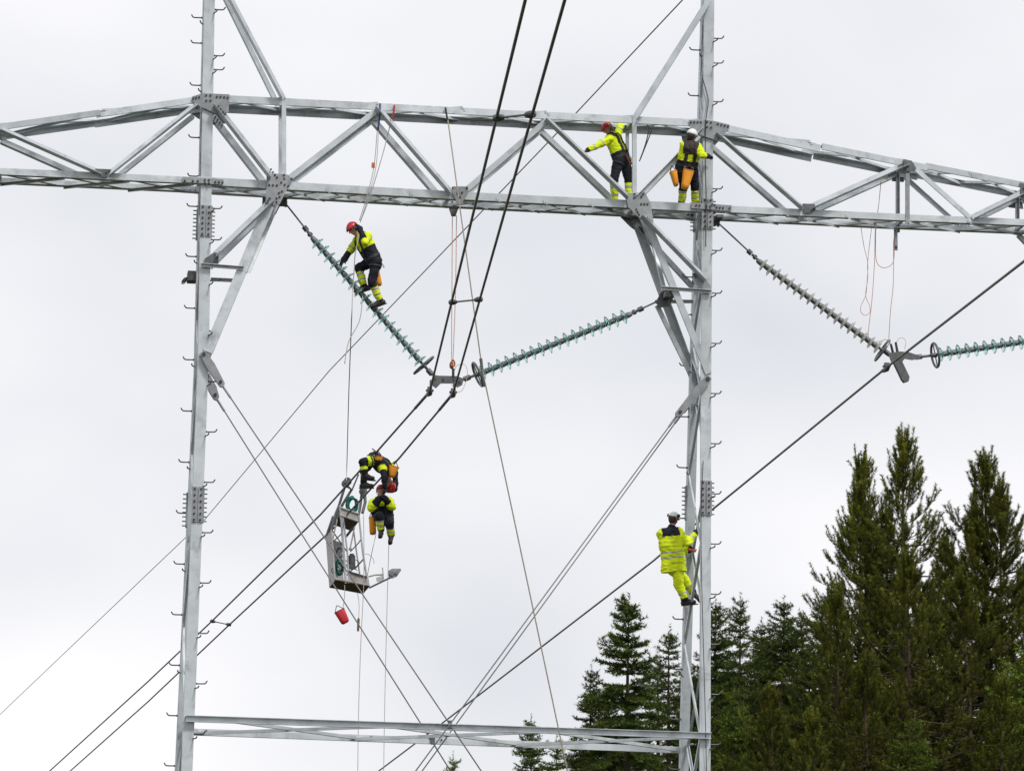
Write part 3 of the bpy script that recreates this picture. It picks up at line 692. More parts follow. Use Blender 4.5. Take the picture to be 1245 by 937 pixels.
def spruce_meshes(seed, H, width, detail, m_, spread_top=1.0, sparse=1.0, zmin=0.25, bushy=False):
    """crown of whorled, drooping branches with side twigs; trunk with branch wood"""
    rs = np.random.default_rng(seed); A = []; B = []; T = []; wood = MB()
    zs = []; z = H-0.5
    while z > H*zmin:
        zs.append(z); z -= (0.13+0.024*(H-z) if H-z < 6 else 0.27)*(0.55+0.9*rs.random())*sparse
    # leader
    for k in range(8):
        A.append((0, 0, H-0.75+k*0.09)); B.append((rs.normal()*.01, rs.normal()*.01, H-0.75+(k+1)*0.09)); T.append(.6)
    gaps = rs.random(len(zs))
    for wi, z in enumerate(zs):
        dt = H-z; nb = rs.integers(4, 7) if dt < 5 else rs.integers(5, 8)
        Lb = min(width, 0.10+0.37*spread_top*dt**0.88)
        if gaps[wi] < 0.2: Lb *= 0.72
        a0 = rs.random()*6.28
        for k in range(nb):
            az = a0+k*6.283/nb+rs.normal()*.25; L_ = Lb*(0.5+0.72*rs.random())*(1+.22*cos(az-seed))
            el0 = math.radians(52-46*min(1, dt/3.2)+rs.normal()*11); dirn = np.array([cos(az), sin(az), 0])
            side = np.array([-sin(az), cos(az), 0]); p = np.array([0, 0, z]); ns = 7; pts = [p]
            for j in range(ns):
                t = (j+0.5)/ns; el = el0-math.radians(34*min(1, dt/4))*math.sin(t*2.4)+math.radians(26)*max(0, t-.62)/.38
                p = p+(dirn*cos(el)+np.array([0, 0, sin(el)]))*L_/ns; pts.append(p)
            if L_ > 0.5 and dt < 9: wood.tube([Vector(q) for q in pts[::2]]+[Vector(pts[-1])], [0.028*L_/1.5*(1-.18*i) for i in range(len(pts[::2])+1)], n=4)
            step = 0.075 if detail > 1 else 0.085
            s = L_*0.12 if not bushy else 0.02
            for j in range(ns): A.append(pts[j]); B.append(pts[j+1]); T.append(1.0 if j >= ns-2 else 0.15)
            sd = 1
            while s < L_*0.97:
                j = min(int(s/L_*ns), ns-1); f = s/L_*ns-j; q = pts[j]*(1-f)+pts[j+1]*f
                ax = pts[j+1]-pts[j]; ax /= np.linalg.norm(ax)
                tl = (0.12+0.34*L_*(1-s/L_)**0.8*min(1, s/L_*4))*(0.7+.6*rs.random())
                tl = min(tl, 0.62)
                d = ax*0.62+side*sd*0.75+np.array([0, 0, rs.normal()*.12-0.16*min(1, dt/4)]); d /= np.linalg.norm(d)
                e = q+d*tl*.6; e2 = e+(d+np.array([0, 0, -.35*min(1, dt/5)]))*tl*.4
                A += [q, e]; B += [e, e2]; T += [0.05, 0.75]
                if tl > .2:
                    for hh in (.35, .7):
                        h0 = q+(e-q)*hh; A.append(h0); B.append(h0+(ax*.5+side*sd*(.2-.5*rs.random())+np.array([0, 0, -.5*min(1, dt/3)]))*tl*.45); T.append(.4)
                sd = -sd; s += step*(0.7+.6*rs.random())
    seg = (np.array(A, float), np.array(B, float), np.array(T, float))
    v, sh = needles(seg, 105*detail, 0.085, 0.021, 0.60, rs)
    # inner denser layer of shorter needles hugging the twigs
    trunk = MB(); n = 10
    hs = np.linspace(0, 1, 9)
    trunk.tube([Vector((0.03*sin(h*9+seed), 0.03*cos(h*7+seed), h*(H-0.3))) for h in hs], [max(0.008, 0.0115*H*(1-h)**0.9+0.006) for h in hs], n=8)
    return tri_mesh('crown', v, sh, m_), (trunk, wood)

def pine_meshes(seed, H, width, detail, m_, tops=1, zmin=0.3):
    """rounder crown, branches sweep upward and end in bottle-brush shoots"""
    rs = np.random.default_rng(seed); A = []; B = []; T = []; wood = MB(); trunk = MB()
    def shoot(p, d, l, tip=1.0, dens=1):
        d = d/np.linalg.norm(d); n_ = max(2, int(l/0.14)); q = p; tip = tip*(.15+1.1*rs.random()**1.5)
        for k in range(n_):
            d = d+np.array([0, 0, 0.10]); d /= np.linalg.norm(d); e = q+d*l/n_
            A.append(q); B.append(e); T.append(tip*(0.25+0.75*(k+1)/n_)); q = e
        return q
    stems = [(0.0, 0.0, H)]
    for k in range(tops-1): stems.append((rs.uniform(-.9, .9), rs.uniform(-.6, .6), H*(0.955-0.03*k)))
    for si, (sx, sy, SH) in enumerate(stems):
        def axis(z):
            t = np.clip((z-SH*.62)/(SH*.12), 0, 1) if si else 1.0
            return np.array([sx*t+0.05*sin(z*.7+seed), sy*t+0.05*cos(z*.6+seed), z])
        z0 = 0.0 if si == 0 else SH*.62
        hs = np.linspace(z0, SH-0.25, 10)
        trunk.tube([Vector(axis(h)) for h in hs], [max(0.012, (0.0105 if si == 0 else .006)*H*(1-h/SH)**0.85+0.01) for h in hs], n=8)
        shoot(axis(SH-.95), np.array([0, 0, 1.]), .95)
        z = SH-0.5; 
        while z > SH*zmin:
            dt = SH-z; nb = rs.integers(5, 8)
            Lb = min(width, 0.12+0.30*dt**1.12)*(0.7+.6*rs.random())
            if si: Lb *= .72
            a0 = rs.random()*6.28
            for k in range(nb):
                az = a0+k*6.283/nb+rs.normal()*.35; L_ = Lb*(0.5+.75*rs.random())*(1+.25*cos(az-seed))
                el = math.radians(62-56*min(1, dt/3.6)+rs.normal()*9); dirn = np.array([cos(az), sin(az), 0]); side = np.array([-sin(az), cos(az), 0])
                p = axis(z); ns = 6; pts = [p]
                for j in range(ns):
                    t = (j+.5)/ns; e_ = el+math.radians(48)*(t-.4)
                    p = p+(dirn*cos(e_)+np.array([0, 0, sin(e_)])+side*rs.normal()*.07)*L_/ns; pts.append(p)
                wood.tube([Vector(q) for q in pts], [max(.006, .02*L_/1.5*(1-.14*i)) for i in range(ns+1)], n=4)
                shoot(pts[-2], pts[-1]-pts[-2]+np.array([0, 0, .5*L_/ns]), 0.45+.3*rs.random())
                s = L_*(0.42 if dt > 2.5 else .2); sd = 1
                while s < L_*.97:
                    j = min(int(s/L_*ns), ns-1); f = s/L_*ns-j; q = pts[j]*(1-f)+pts[j+1]*f
                    ax = pts[j+1]-pts[j]; ax /= np.linalg.norm(ax)
                    d = ax*.75+side*sd*(.3+.6*rs.random())+np.array([0, 0, .45+rs.normal()*.2])
                    l = 0.26+.34*rs.random()
                    e = shoot(q, d, l, .8)
                    if rs.random() < .5: shoot(q+(e-q)*.35, d+side*-sd*.8+np.array([0, 0, .1]), l*.55, .6)
                    sd = -sd; s += 0.20*(.6+.8*rs.random())
            z -= (0.24+.020*min(dt, 8))*(.5+1.0*rs.random())
    seg = (np.array(A, float), np.array(B, float), np.array(T, float))
    v, sh = needles(seg, 215*detail, 0.098, 0.017, 0.52, rs)
    return tri_mesh('crown', v, sh, m_), (trunk, wood)

def mesh_of(mb, name, m_):
    o = mb.build(name, m_, None, smooth='all'); me = o.data; bpy.data.objects.remove(o); return me
PROTO = {}
def proto(key):
    if key not in PROTO:
        kind, seed = key
        if kind == 'spruce': c, w = spruce_meshes(seed, 16.0, 2.0, .85, SPRUCE, zmin=0.40, sparse={5: 1.0, 6: 1.25, 8: .9, 9: 1.1}[seed], spread_top={5: 1.0, 6: .85, 8: 1.15, 9: .95}[seed])
        elif kind == 'airy': c, w = spruce_meshes(seed, 14.0, 1.4, 1.5, SPRUCE, sparse=1.5, zmin=0.4)
        elif kind == 'young': c, w = spruce_meshes(seed, 12.0, 1.5, 0.9, YOUNG, zmin=0.3, bushy=True)
        elif kind == 'pine': c, w = pine_meshes(seed, 20.0, 3.0, 1.0, PINE, tops=1, zmin=0.42)
        elif kind == 'pine2': c, w = pine_meshes(seed, 20.0, 3.0, 1.0, PINE, tops=3, zmin=0.42)
        PROTO[key] = (c, mesh_of(w[0], 'trunk', BARK), mesh_of(w[1], 'branch_wood', BARK))
    return PROTO[key]
BASEH = dict(spruce=16.0, airy=14.0, young=12.0, pine=20.0, pine2=20.0)
def tree(kind, seed, px, py, Yd, rot, label, group, wide=1.0):
    top = at(px, py, Yd); gz = float(ground_z(top.x, top.y)); h = top.z-gz
    c, t, w = proto((kind, seed)); s = h/BASEH[kind]
    root = empty('pine_tree' if 'pine' in kind else 'spruce_tree', (top.x, top.y, gz))
    tag(root, label, 'tree', group)
    root.scale = (s*wide, s*wide, s); root.rotation_euler = (0.02*sin(px), 0.022*cos(px*1.7), rot)
    off = root.rotation_euler.to_matrix() @ V(0, 0, h); root.location = (top.x-off.x, top.y-off.y, gz)
    for nm, me in (('crown', c), ('trunk', t), ('branch_wood', w)):
        o = bpy.data.objects.new(nm, me); COL.objects.link(o); o.parent = root
    return root
TG = 'conifers behind the tower'
TREES = [
 ('airy', 3, 765, 719, 40, 0.4, 'slender open spruce with layered branches left of the forest-side leg', 1.15),
 ('spruce', 5, 719, 806, 44, 1.2, 'narrow pointed spruce top just left of the slender open spruce', 1.0),
 ('spruce', 6, 815, 757, 52, 2.2, 'dark spruce whose top shows just left of the leg under the climbing worker', 1.15),
 ('spruce', 8, 870, 722, 55, 3.9, 'dark spruce standing directly behind the right edge of the leg', 1.0),
 ('spruce', 9, 901, 718, 50, 0.2, 'spiky spruce with notched top, second right of the leg', 1.0),
 ('spruce', 5, 953, 722, 47, 5.1, 'broad spruce with bristly pointed top, third right of the leg', 1.15),
 ('spruce', 8, 646, 866, 46, 2.8, 'small spruce top crossing the lower strut left of the forest edge', .9),
 ('young', 7, 677, 888, 43, 1.4, 'low bushy spruce under the lower strut below the hanging rope', 1.0),
 ('young', 7, 551, 911, 60, 4.1, 'tiny spruce tip below the crossing of the guy wires', .8),
 ('young', 7, 893, 826, 38, 0.9, 'bright green young spruce close to the right of the leg', 1.0),
 ('young', 7, 1112, 862, 34, 2.4, 'bright green young conifer low in front of the tall pines', 1.15),
 ('young', 7, 1248, 772, 36, 3.0, 'bright yellowish green conifer at the right picture edge', 1.3),
 ('pine', 11, 1097, 531, 46, 0.5, 'tallest pine with the highest pointed crown', 1.0),
 ('pine2', 12, 1049, 558, 48, 1.9, 'multi-topped pine just left of the tallest pine', 0.95),
 ('pine2', 13, 1196, 556, 45, 4.4, 'tall pine with twin spire tops right of the tallest pine', 1.05),
 ('pine', 11, 1245, 690, 50, 2.9, 'pine at the right edge behind the yellowish conifer', 1.0),
 ('pine', 15, 1102, 673, 38, 3.6, 'shorter olive green pine in front of the tallest pine', 0.95),
 ('pine', 14, 1018, 716, 41, 1.0, 'olive green pine rising left below the multi-topped pine', 0.95),
 ('pine', 16, 1170, 700, 39, 5.2, 'olive green pine with bare stem showing in front of the twin spires', 1.1),
 ('spruce', 9, 985, 772, 43, 3.3, 'dim spruce filling the gap left of the multi-topped pine', 1.2),
 ('spruce', 8, 740, 838, 50, 0.7, 'dim spruce low behind the slender open spruce', 1.15),
 ('spruce', 6, 790, 822, 47, 4.7, 'dim spruce between the slender open spruce and the leg', 1.15),
 ('pine', 14, 940, 838, 36, 2.0, 'low olive pine in front of the bristly spruce', 1.05),
 ('spruce', 5, 850, 812, 44, 5.7, 'dim spruce seen between the two chords of the leg', 1.1),
 ('pine', 11, 1052, 800, 35, 0.1, 'low olive pine at the foot of the multi-topped pine', 1.1),
 ('pine', 14, 1215, 830, 34, 4.0, 'low olive pine beside the yellowish edge conifer', 1.1),
 ('spruce', 9, 700, 882, 41, 1.9, 'low spruce at the left end of the forest edge', 1.1),
 ('pine', 14, 990, 868, 33, 1.1, 'lowest olive pine below the gap-filling spruce', 1.15),
 ('pine', 11, 1148, 655, 58, 2.2, 'darker pine behind, between the tallest pine and the twin spires', 1.05),
 ('spruce', 5, 835, 800, 62, 1.3, 'far dim spruce half hidden behind the leg', 1.3),
 ('spruce', 6, 925, 778, 60, 4.3, 'far dim spruce between the spiky and the bristly spruce', 1.3),
 ('spruce', 5, 885, 790, 64, 2.6, 'far dim spruce behind the bright young spruce', 1.3),
 ('spruce', 6, 1000, 720, 62, 0.8, 'far dim spruce behind the left foot of the multi-topped pine', 1.3),
 ('pine', 14, 1130, 720, 62, 0.6, 'far dim pine seen through the tallest pine', 1.2),
 ('pine', 11, 1070, 700, 60, 4.6, 'far dim pine seen through the multi-topped pine', 1.2),
 ('spruce', 5, 765, 850, 60, 3.1, 'far dim spruce at the foot of the slender open spruce', 1.3),
 ('spruce', 8, 926, 748, 52, 5.5, 'spruce filling the notch between the spiky and the bristly spruce', 1.2),
 ('spruce', 9, 800, 790, 56, 0.3, 'spruce tucked behind the spruce under the climbing worker', 1.3),
 ('spruce', 8, 972, 738, 54, 2.1, 'spruce just right of the bristly spruce, before the pines begin', 1.2),
]
for k, s_, px, py, yd, r_, lb, wd in TREES: tree(k, s_, px, py, yd, r_, lb, TG, wd)
# ------------------------------------------------------------------ workers
HIVIS = mat('hi_vis_yellow_cloth', (0.60, 0.74, 0.012), rough=0.8, scale=9, col2=(0.80, 0.93, 0.03), bump=0.35, spec=0.2)
NAVY = mat('navy_work_cloth', (0.010, 0.011, 0.019), rough=0.85, scale=10, col2=(0.024, 0.026, 0.038), bump=0.4, spec=0.2)
REFL = mat('reflective_tape', (0.30, 0.31, 0.31), rough=0.4, scale=12, col2=(0.46, 0.47, 0.46), spec=0.5)
SKIN = mat('skin', (0.42, 0.22, 0.15), rough=0.55, scale=9, col2=(0.52, 0.29, 0.2))
HAIR = mat('dark_hair', (0.03, 0.02, 0.014), rough=0.6, scale=30, col2=(0.06, 0.04, 0.03))
REDH = mat('red_helmet_shell', (0.42, 0.012, 0.022), rough=0.3, scale=5, col2=(0.52, 0.02, 0.03), coat=0.3)
WHITEH = mat('white_helmet_shell', (0.74, 0.75, 0.75), rough=0.3, scale=5, var=0.04, coat=0.3)
BLACK = mat('black_webbing', (0.012, 0.012, 0.013), rough=0.7, scale=14, col2=(0.03, 0.03, 0.032))
GLOVE = mat('dark_glove_leather', (0.014, 0.013, 0.016), rough=0.7, scale=14, col2=(0.035, 0.032, 0.036))
BOOT = mat('dark_boot_leather', (0.018, 0.015, 0.013), rough=0.6, scale=12, col2=(0.04, 0.034, 0.03))
BROWN = mat('brown_fleece', (0.035, 0.020, 0.016), rough=0.9, scale=12, col2=(0.07, 0.042, 0.033), bump=0.4)
ORANGE = mat('orange_tool_bag_canvas', (0.72, 0.27, 0.008), rough=0.7, scale=8, col2=(0.86, 0.36, 0.02), bump=0.2)

OR1 = mat('anodised_orange', (0.4, 0.1, 0.02), rough=0.4, metal=0.5, scale=9, var=.2)
def cap_shape(mb, p0, p1, r0, r1, n=14, k=5, flat=None):
    """tapered capsule; flat=(axis, factor) squashes it along an axis"""
    p0 = Vector(p0); p1 = Vector(p1); d = p1-p0
    d = d.normalized() if d.length > 1e-5 else V(0, 0, 1)
    a = d.orthogonal().normalized(); b = d.cross(a); vs_ = []
    rows = [(p0, r0, -pi/2+pi/2*i/k) for i in range(k+1)]+[(p1, r1, pi/2*i/k) for i in range(k+1)]
    for c, r, th in rows:
        rr = max(r*cos(th), 0.0008)
        for j in range(n):
            o = d*(r*sin(th))+(a*cos(2*pi*j/n)+b*sin(2*pi*j/n))*rr
            if flat: o = o-flat[0]*(o.dot(flat[0])*(1-flat[1]))
            vs_.append(c+o)
    fs = [(i*n+j, i*n+(j+1) % n, (i+1)*n+(j+1) % n, (i+1)*n+j) for i in range(len(rows)-1) for j in range(n)]
    fs += [tuple(range(n))[::-1], tuple(range((len(rows)-1)*n, len(rows)*n))]
    mb.add(vs_, fs)
def fuse(mb, voxel, smooth=3):
    """union of the shapes as one continuous skin"""
    me = bpy.data.meshes.new('tmp'); me.from_pydata(mb.v, [], mb.f)
    o = bpy.data.objects.new('tmp', me); COL.objects.link(o)
    r = o.modifiers.new('r', 'REMESH'); r.mode = 'VOXEL'; r.voxel_size = voxel
    s = o.modifiers.new('s', 'SMOOTH'); s.iterations = smooth; s.factor = 0.5
    dg = bpy.context.evaluated_depsgraph_get(); out = bpy.data.meshes.new_from_object(o.evaluated_get(dg))
    bpy.data.objects.remove(o); bpy.data.meshes.remove(me)
    return out
def wrinkle(me, amp, sc, seed):
    from mathutils import noise
    n = len(me.vertices); co = np.empty(n*3); me.vertices.foreach_get('co', co); co = co.reshape(-1, 3)
    nr = np.empty(n*3); me.vertices.foreach_get('normal', nr); nr = nr.reshape(-1, 3)
    off = V(seed*3.1, seed*1.7, seed)
    d = np.array([noise.noise(Vector(c)*sc+off)+0.5*noise.noise(Vector((c[0], c[1], c[2]*2.2))*sc*2.1+off) for c in co])
    co = co+nr*(d*amp)[:, None]; me.vertices.foreach_set('co', co.ravel()); me.update()
def seg_param(P, a, b):
    a = np.array(a); b = np.array(b); d = b-a; t = ((P-a)@d)/max(d@d, 1e-9)
    q = a+np.clip(t, 0, 1)[:, None]*d; return t, np.linalg.norm(P-q, axis=1)
def paint(me, bones, rule, mats):
    """material of each face from the bone it lies on and how far along it"""
    n = len(me.polygons); c = np.empty(n*3); me.polygons.foreach_get('center', c); c = c.reshape(-1, 3)
    D = []; T_ = []
    for nm, a, b, r in bones:
        t, d = seg_param(c, a, b); D.append(d-r); T_.append(t)
    D = np.array(D); T_ = np.array(T_); k = D.argmin(0)
    mi = np.array([rule(bones[k[i]][0], T_[k[i], i], c[i]) for i in range(n)], dtype=np.int32)
    me.materials.clear()
    for m_ in mats: me.materials.append(m_)
    me.polygons.foreach_set('material_index', mi); me.polygons.foreach_set('use_smooth', [True]*n); me.update()
    return c, k, T_
def strap_mesh(me, mask, lift):
    """faces of a garment lifted off along their normals: webbing that follows the body"""
    bm = bmesh.new(); bm.from_mesh(me); bm.faces.ensure_lookup_table()
    bmesh.ops.delete(bm, geom=[f for f in bm.faces if not mask[f.index]], context='FACES')
    for v in bm.verts: v.co = v.co+v.normal*lift
    r = bmesh.ops.extrude_face_region(bm, geom=bm.faces[:])
    for v in [g for g in r['geom'] if isinstance(g, bmesh.types.BMVert)]: v.co = v.co+v.normal*0.008
    out = bpy.data.meshes.new('harness'); bm.to_mesh(out); bm.free(); return out
def join_meshes(name, mes, m_):
    bm = bmesh.new()
    for e in mes: bm.from_mesh(e)
    out = bpy.data.meshes.new(name); bm.to_mesh(out); bm.free(); out.materials.clear(); out.materials.append(m_)
    out.polygons.foreach_set('material_index', [0]*len(out.polygons)); out.polygons.foreach_set('use_smooth', [True]*len(out.polygons)); return out

def hand(W_, H_, back, curl=0.9, side=1):
    """gloved hand: palm, four unequal fingers and a thumb; W_ wrist, H_ direction of the hand, back = outward normal of the back of the hand"""
    d = H_.normalized(); n = (back-d*back.dot(d)).normalized(); s = d.cross(n)*side; mb = MB()
    palm_end = W_+d*0.095
    for o in (-.030, -.010, .010, .030): cap_shape(mb, W_+s*o*.75+d*.01, palm_end+s*o*1.05, .017, .0155, n=8, k=3)
    for o, l in ((.031, .072), (.0105, .083), (-.0105, .078), (-.031, .060)):
        p = palm_end+s*o*1.1; dd = d
        for k, f in enumerate((.42, .32, .26)):
            ang = curl*(.55+.35*k); dd = (d*cos(ang)-n*sin(ang)).normalized()
            q = p+dd*l*f; cap_shape(mb, p, q, .0105-.001*k, .0098-.001*k, n=7, k=3); p = q
    p = W_+s*.030+d*.03; t1 = p+(s*.75+d*.6-n*.25).normalized()*.042; t2 = t1+(s*.2+d*.8-n*.55).normalized()*.034
    cap_shape(mb, p, t1, .014, .0115, n=7, k=3); cap_shape(mb, t1, t2, .0112, .0095, n=7, k=3)
    return fuse(mb, 0.0052, 1)

def person(label, base_y, J, look, up=None, helmet='red', jacket=None, trouser=None, scheme=None, extra=0.0, curlL=0.9, curlR=0.9, muffs=False, hood=None, pad=0.0, wr=1):
    """J: joints as (px, py, dy) on planes around base_y; look: direction the face points"""
    P = {k: at(v[0], v[1], base_y+v[2]) for k, v in J.items()}
    chest = (P['shL']+P['shR'])/2; pel = (P['hipL']+P['hipR'])/2
    lat = (P['shR']-P['shL']).normalized(); latp = (P['hipR']-P['hipL']).normalized()
    spine = (chest-pel).normalized(); fwd = lat.cross(spine).normalized()
    hd = P['head']; nk = P['neck']; upv = (hd-nk).normalized() if up is None else up.normalized()
    look = (look-upv*look.dot(upv)).normalized(); hs_ = upv.cross(look)
    low = min(P[k].z for k in P)
    root = empty('person', V(pel.x, pel.y, low-0.08)); tag(root, label, 'person')
    def skel(mb, g, parts):
        if 'torso' in parts:
            w = 0.085
            for o in (-1, 1):
                cap_shape(mb, chest+lat*o*w-spine*.06, pel+latp*o*.07+spine*.02, .108+g, .105+g)
            cap_shape(mb, chest-spine*.02, pel+spine*.06, .115+g, .11+g)
            cap_shape(mb, P['shL'], P['shR'], .068+g, .068+g)
            cap_shape(mb, chest-spine*.03, nk+(chest-nk)*.35, .08+g, .055+g*.7)
        if 'arms' in parts:
            for s in 'LR':
                cap_shape(mb, P['sh'+s], P['el'+s], .060+g, .047+g); cap_shape(mb, P['el'+s], P['ha'+s], .047+g, .036+g*.8)
        if 'legs' in parts:
            cap_shape(mb, P['hipL'], P['hipR'], .105+g, .105+g)
            for s in 'LR':
                cap_shape(mb, P['hip'+s], P['kn'+s], .095+g, .065+g); cap_shape(mb, P['kn'+s], P['an'+s], .064+g, .043+g*1.2)
                cap_shape(mb, P['kn'+s].lerp(P['an'+s], .1), P['kn'+s].lerp(P['an'+s], .5), .062+g, .05+g)
    # the body itself, one skin from head to ankles
    mb = MB(); skel(mb, 0.0, ('torso', 'arms', 'legs'))
    cap_shape(mb, nk-upv*.06, hd-upv*.02, .056, .056)
    cap_shape(mb, hd+upv*.025-look*.015, hd+upv*.03+look*.012, .083, .08); cap_shape(mb, hd-upv*.05+look*.012, hd-upv*.075+look*.035, .062, .040)
    cap_shape(mb, hd+look*.085+upv*.012, hd+look*.108-upv*.022, .011, .016, n=8)            # nose
    cap_shape(mb, hd+look*.078+upv*.028-hs_*.035, hd+look*.078+upv*.028+hs_*.035, .013, .013, n=8)   # brow
    cap_shape(mb, hd+look*.078-upv*.055-hs_*.018, hd+look*.078-upv*.055+hs_*.018, .011, .011, n=8)   # lips
    for o in (-1, 1): cap_shape(mb, hd+hs_*o*.082-upv*.02, hd+hs_*o*.086+upv*.022-look*.01, .013, .017, n=8)
    me = fuse(mb, 0.012, 2); paint(me, [('b', chest, pel, .1)], lambda b_, t, c: 0, [SKIN]); link('body', me, root)
    for o in (-1, 1):
        e = MB(); e.lathe([(0.0, -.009), (.007, -.006), (.009, 0), (.006, .006), (0, .008)], hd+look*.080+upv*.012+hs_*o*.032, look, n=8); e.build('eye', BLACK, root, smooth='all')
    # hair under the helmet rim
    mb = MB(); cap_shape(mb, hd-look*.035+upv*.0, hd-look*.03-upv*.03, .086, .075); me = fuse(mb, 0.014, 1); me.materials.append(HAIR); link('hair', me, root)
    # jacket and trousers
    jb = [('torso', chest, pel, .16), ('uaL', P['shL'], P['elL'], .07), ('uaR', P['shR'], P['elR'], .07), ('faL', P['elL'], P['haL'], .055), ('faR', P['elR'], P['haR'], .055)]
    tb = [('pel', pel+spine*.1, pel, .16), ('thL', P['hipL'], P['knL'], .1), ('thR', P['hipR'], P['knR'], .1), ('siL', P['knL'], P['anL'], .065), ('siR', P['knR'], P['anR'], .065)]
    mb = MB(); skel(mb, 0.020+extra, ('torso', 'arms'))
    if pad:                                                            # long loose coat skirt
        for o in (-1, 0, 1): cap_shape(mb, chest+lat*o*.07-spine*.1, pel+latp*o*.125-spine*(pad+.12), .110+extra, .120+extra)
    jm = fuse(mb, 0.0125, 3); wrinkle(jm, 0.034 if pad else 0.020, 5.0 if pad else 6.5, wr)
    if pad:                                                            # cut the hem straight
        bm = bmesh.new(); bm.from_mesh(jm)
        bmesh.ops.bisect_plane(bm, geom=bm.verts[:]+bm.edges[:]+bm.faces[:], plane_co=pel-spine*(pad-.02), plane_no=-spine, clear_outer=True)
        for v in bm.verts:                                             # flare towards the hem and lean the folds
            h_ = max(0, (chest-v.co).dot(spine)); a0_ = chest-spine*h_
        bm.to_mesh(jm); bm.free()
    cj, kj, tj = paint(jm, jb, jacket or scheme['jacket'], [HIVIS, NAVY, REFL, BROWN]); jo = link('jacket', jm, root)
    mb = MB(); skel(mb, 0.019+extra*.4, ('legs',)); cap_shape(mb, pel, pel+spine*.1, .125, .115)
    tm = fuse(mb, 0.0125, 3); wrinkle(tm, 0.018, 7.0, wr+5)
    ct, kt, tt = paint(tm, tb, trouser or scheme['trouser'], [HIVIS, NAVY, REFL, BROWN]); link('trousers', tm, root)
    # harness webbing that follows the clothes
    if scheme.get('harness', True):
        tor = kj == 0; lx = (cj-np.array(chest))@np.array(lat)
        m1 = tor & (np.abs(tj[0]-.86) < .07); m2 = tor & (np.abs(np.abs(lx+.02*(tj[0]))-.085) < scheme.get('wide', .032)) & (tj[0] < .9)
        m3 = np.isin(kt, (1, 2)) & (np.abs(np.where(kt == 1, tt[1], tt[2])-.2) < .05)
        link('harness', join_meshes('harness', [strap_mesh(jm, m1 | m2, .004), strap_mesh(tm, m3, .004)], BLACK), root)
        for k in range(7):                                             # karabiners and small tools on the belt
            a_ = 2*pi*k/7+wr; c_ = pel+spine*.05+(latp*cos(a_)*.175+latp.cross(spine)*sin(a_)*.155); g = MB()
            g.tube([c_+spine*(-.05+.045*cos(2*pi*q/10))+latp*(.018*sin(2*pi*q/10)) for q in range(10)], .006, n=5, closed=True)
            if k % 2: g.tube([c_-spine*.09, c_-spine*.20+latp*.02], .013, n=6)
            g.build('karabiner', (REFL, OR1, BOLT)[k % 3], root)
    # helmet
    hm = REDH if helmet == 'red' else WHITEH
    mb = MB(); n = 20; c0 = hd+upv*.030-look*.004; rows = []
    for i in range(9):
        th = pi/2*i/8; rows.append((cos(th), sin(th)))
    vs_ = []
    for cx, sx in rows:
        for j in range(n):
            a_ = 2*pi*j/n; brim = 1+.16*max(0, cos(a_))**3*(cx**6)
            vs_.append(c0+look*(cos(a_)*.124*cx*brim)+hs_*(sin(a_)*.102*cx)+upv*(sx*.112-.012*cx*max(0, cos(a_))))
    inner = [c0+(v-c0)*.94-upv*.004 for v in vs_]
    N = len(vs_); fs = [(i*n+j, i*n+(j+1) % n, (i+1)*n+(j+1) % n, (i+1)*n+j) for i in range(8) for j in range(n)]
    mb.add(vs_+inner, fs+[tuple(N+k for k in f[::-1]) for f in fs]+[(j, N+j, N+(j+1) % n, (j+1) % n) for j in range(n)])
    ho = mb.build('helmet', hm, root, smooth='all')
    mb = MB()
    for o in (-1, 1): mb.tube(spline([c0+hs_*o*.098-upv*.005, hd+hs_*o*.085-upv*.05, hd-upv*.112+look*.045+hs_*o*.012], 4), .006, n=5)
    mb.build('chin_strap', BLACK, ho)
    if muffs:
        for o in (-1, 1):
            mb = MB(); mb.lathe([(0, -.02), (.028, -.018), (.034, 0), (.028, .024), (0, .03)], c0+hs_*o*.118+upv*.03-look*.02, hs_*o, n=12); mb.build('ear_muff', BLACK, ho, smooth='all')
    # gloves and boots
    for s, o, cu in (('L', -1, curlL), ('R', 1, curlR)):
        d = (P['ha'+s]-P['el'+s]).normalized(); g = hand(P['ha'+s]-d*.02, d, (-fwd*.3+V(0, -.2, .9)), cu, o)
        g.materials.append(GLOVE); g.polygons.foreach_set('use_smooth', [True]*len(g.polygons)); link('glove', g, root)
        an, to = P['an'+s], P['to'+s]; mb = MB(); f = (to-an); sh_ = (P['kn'+s]-an).normalized()
        f2 = (f-sh_*f.dot(sh_)).normalized(); heel = an-sh_*.055-f2*.045; to = heel+(to-heel).normalized()*.27; to = to-sh_*((to-heel).dot(sh_))*.5
        cap_shape(mb, an+sh_*.09, an-sh_*.03, .056, .052); cap_shape(mb, heel, to+(heel-to)*.22, .046, .042); cap_shape(mb, an-sh_*.01, to+(heel-to)*.3, .05, .036)
        cap_shape(mb, to+(heel-to)*.4, to+(heel-to)*.12, .045, .038)
        b_ = fuse(mb, 0.009, 2); b_.materials.append(BOOT); b_.polygons.foreach_set('use_smooth', [True]*len(b_.polygons)); bo = link('boot', b_, root)
        mb = MB(); fd = (to-heel).normalized(); sd = fd.cross(sh_).normalized(); dn = -sh_
        mb.poly([heel+dn*.036+fd*a+sd*w for a, w in ((-.045, -.03), (-.03, -.042), (.1, -.036), (.2, -.046), (.262, -.03), (.275, 0), (.262, .03), (.2, .046), (.1, .036), (-.03, .042), (-.045, .03))], dn, .022)
        mb.build('sole', BLACK, bo)
    return root, P

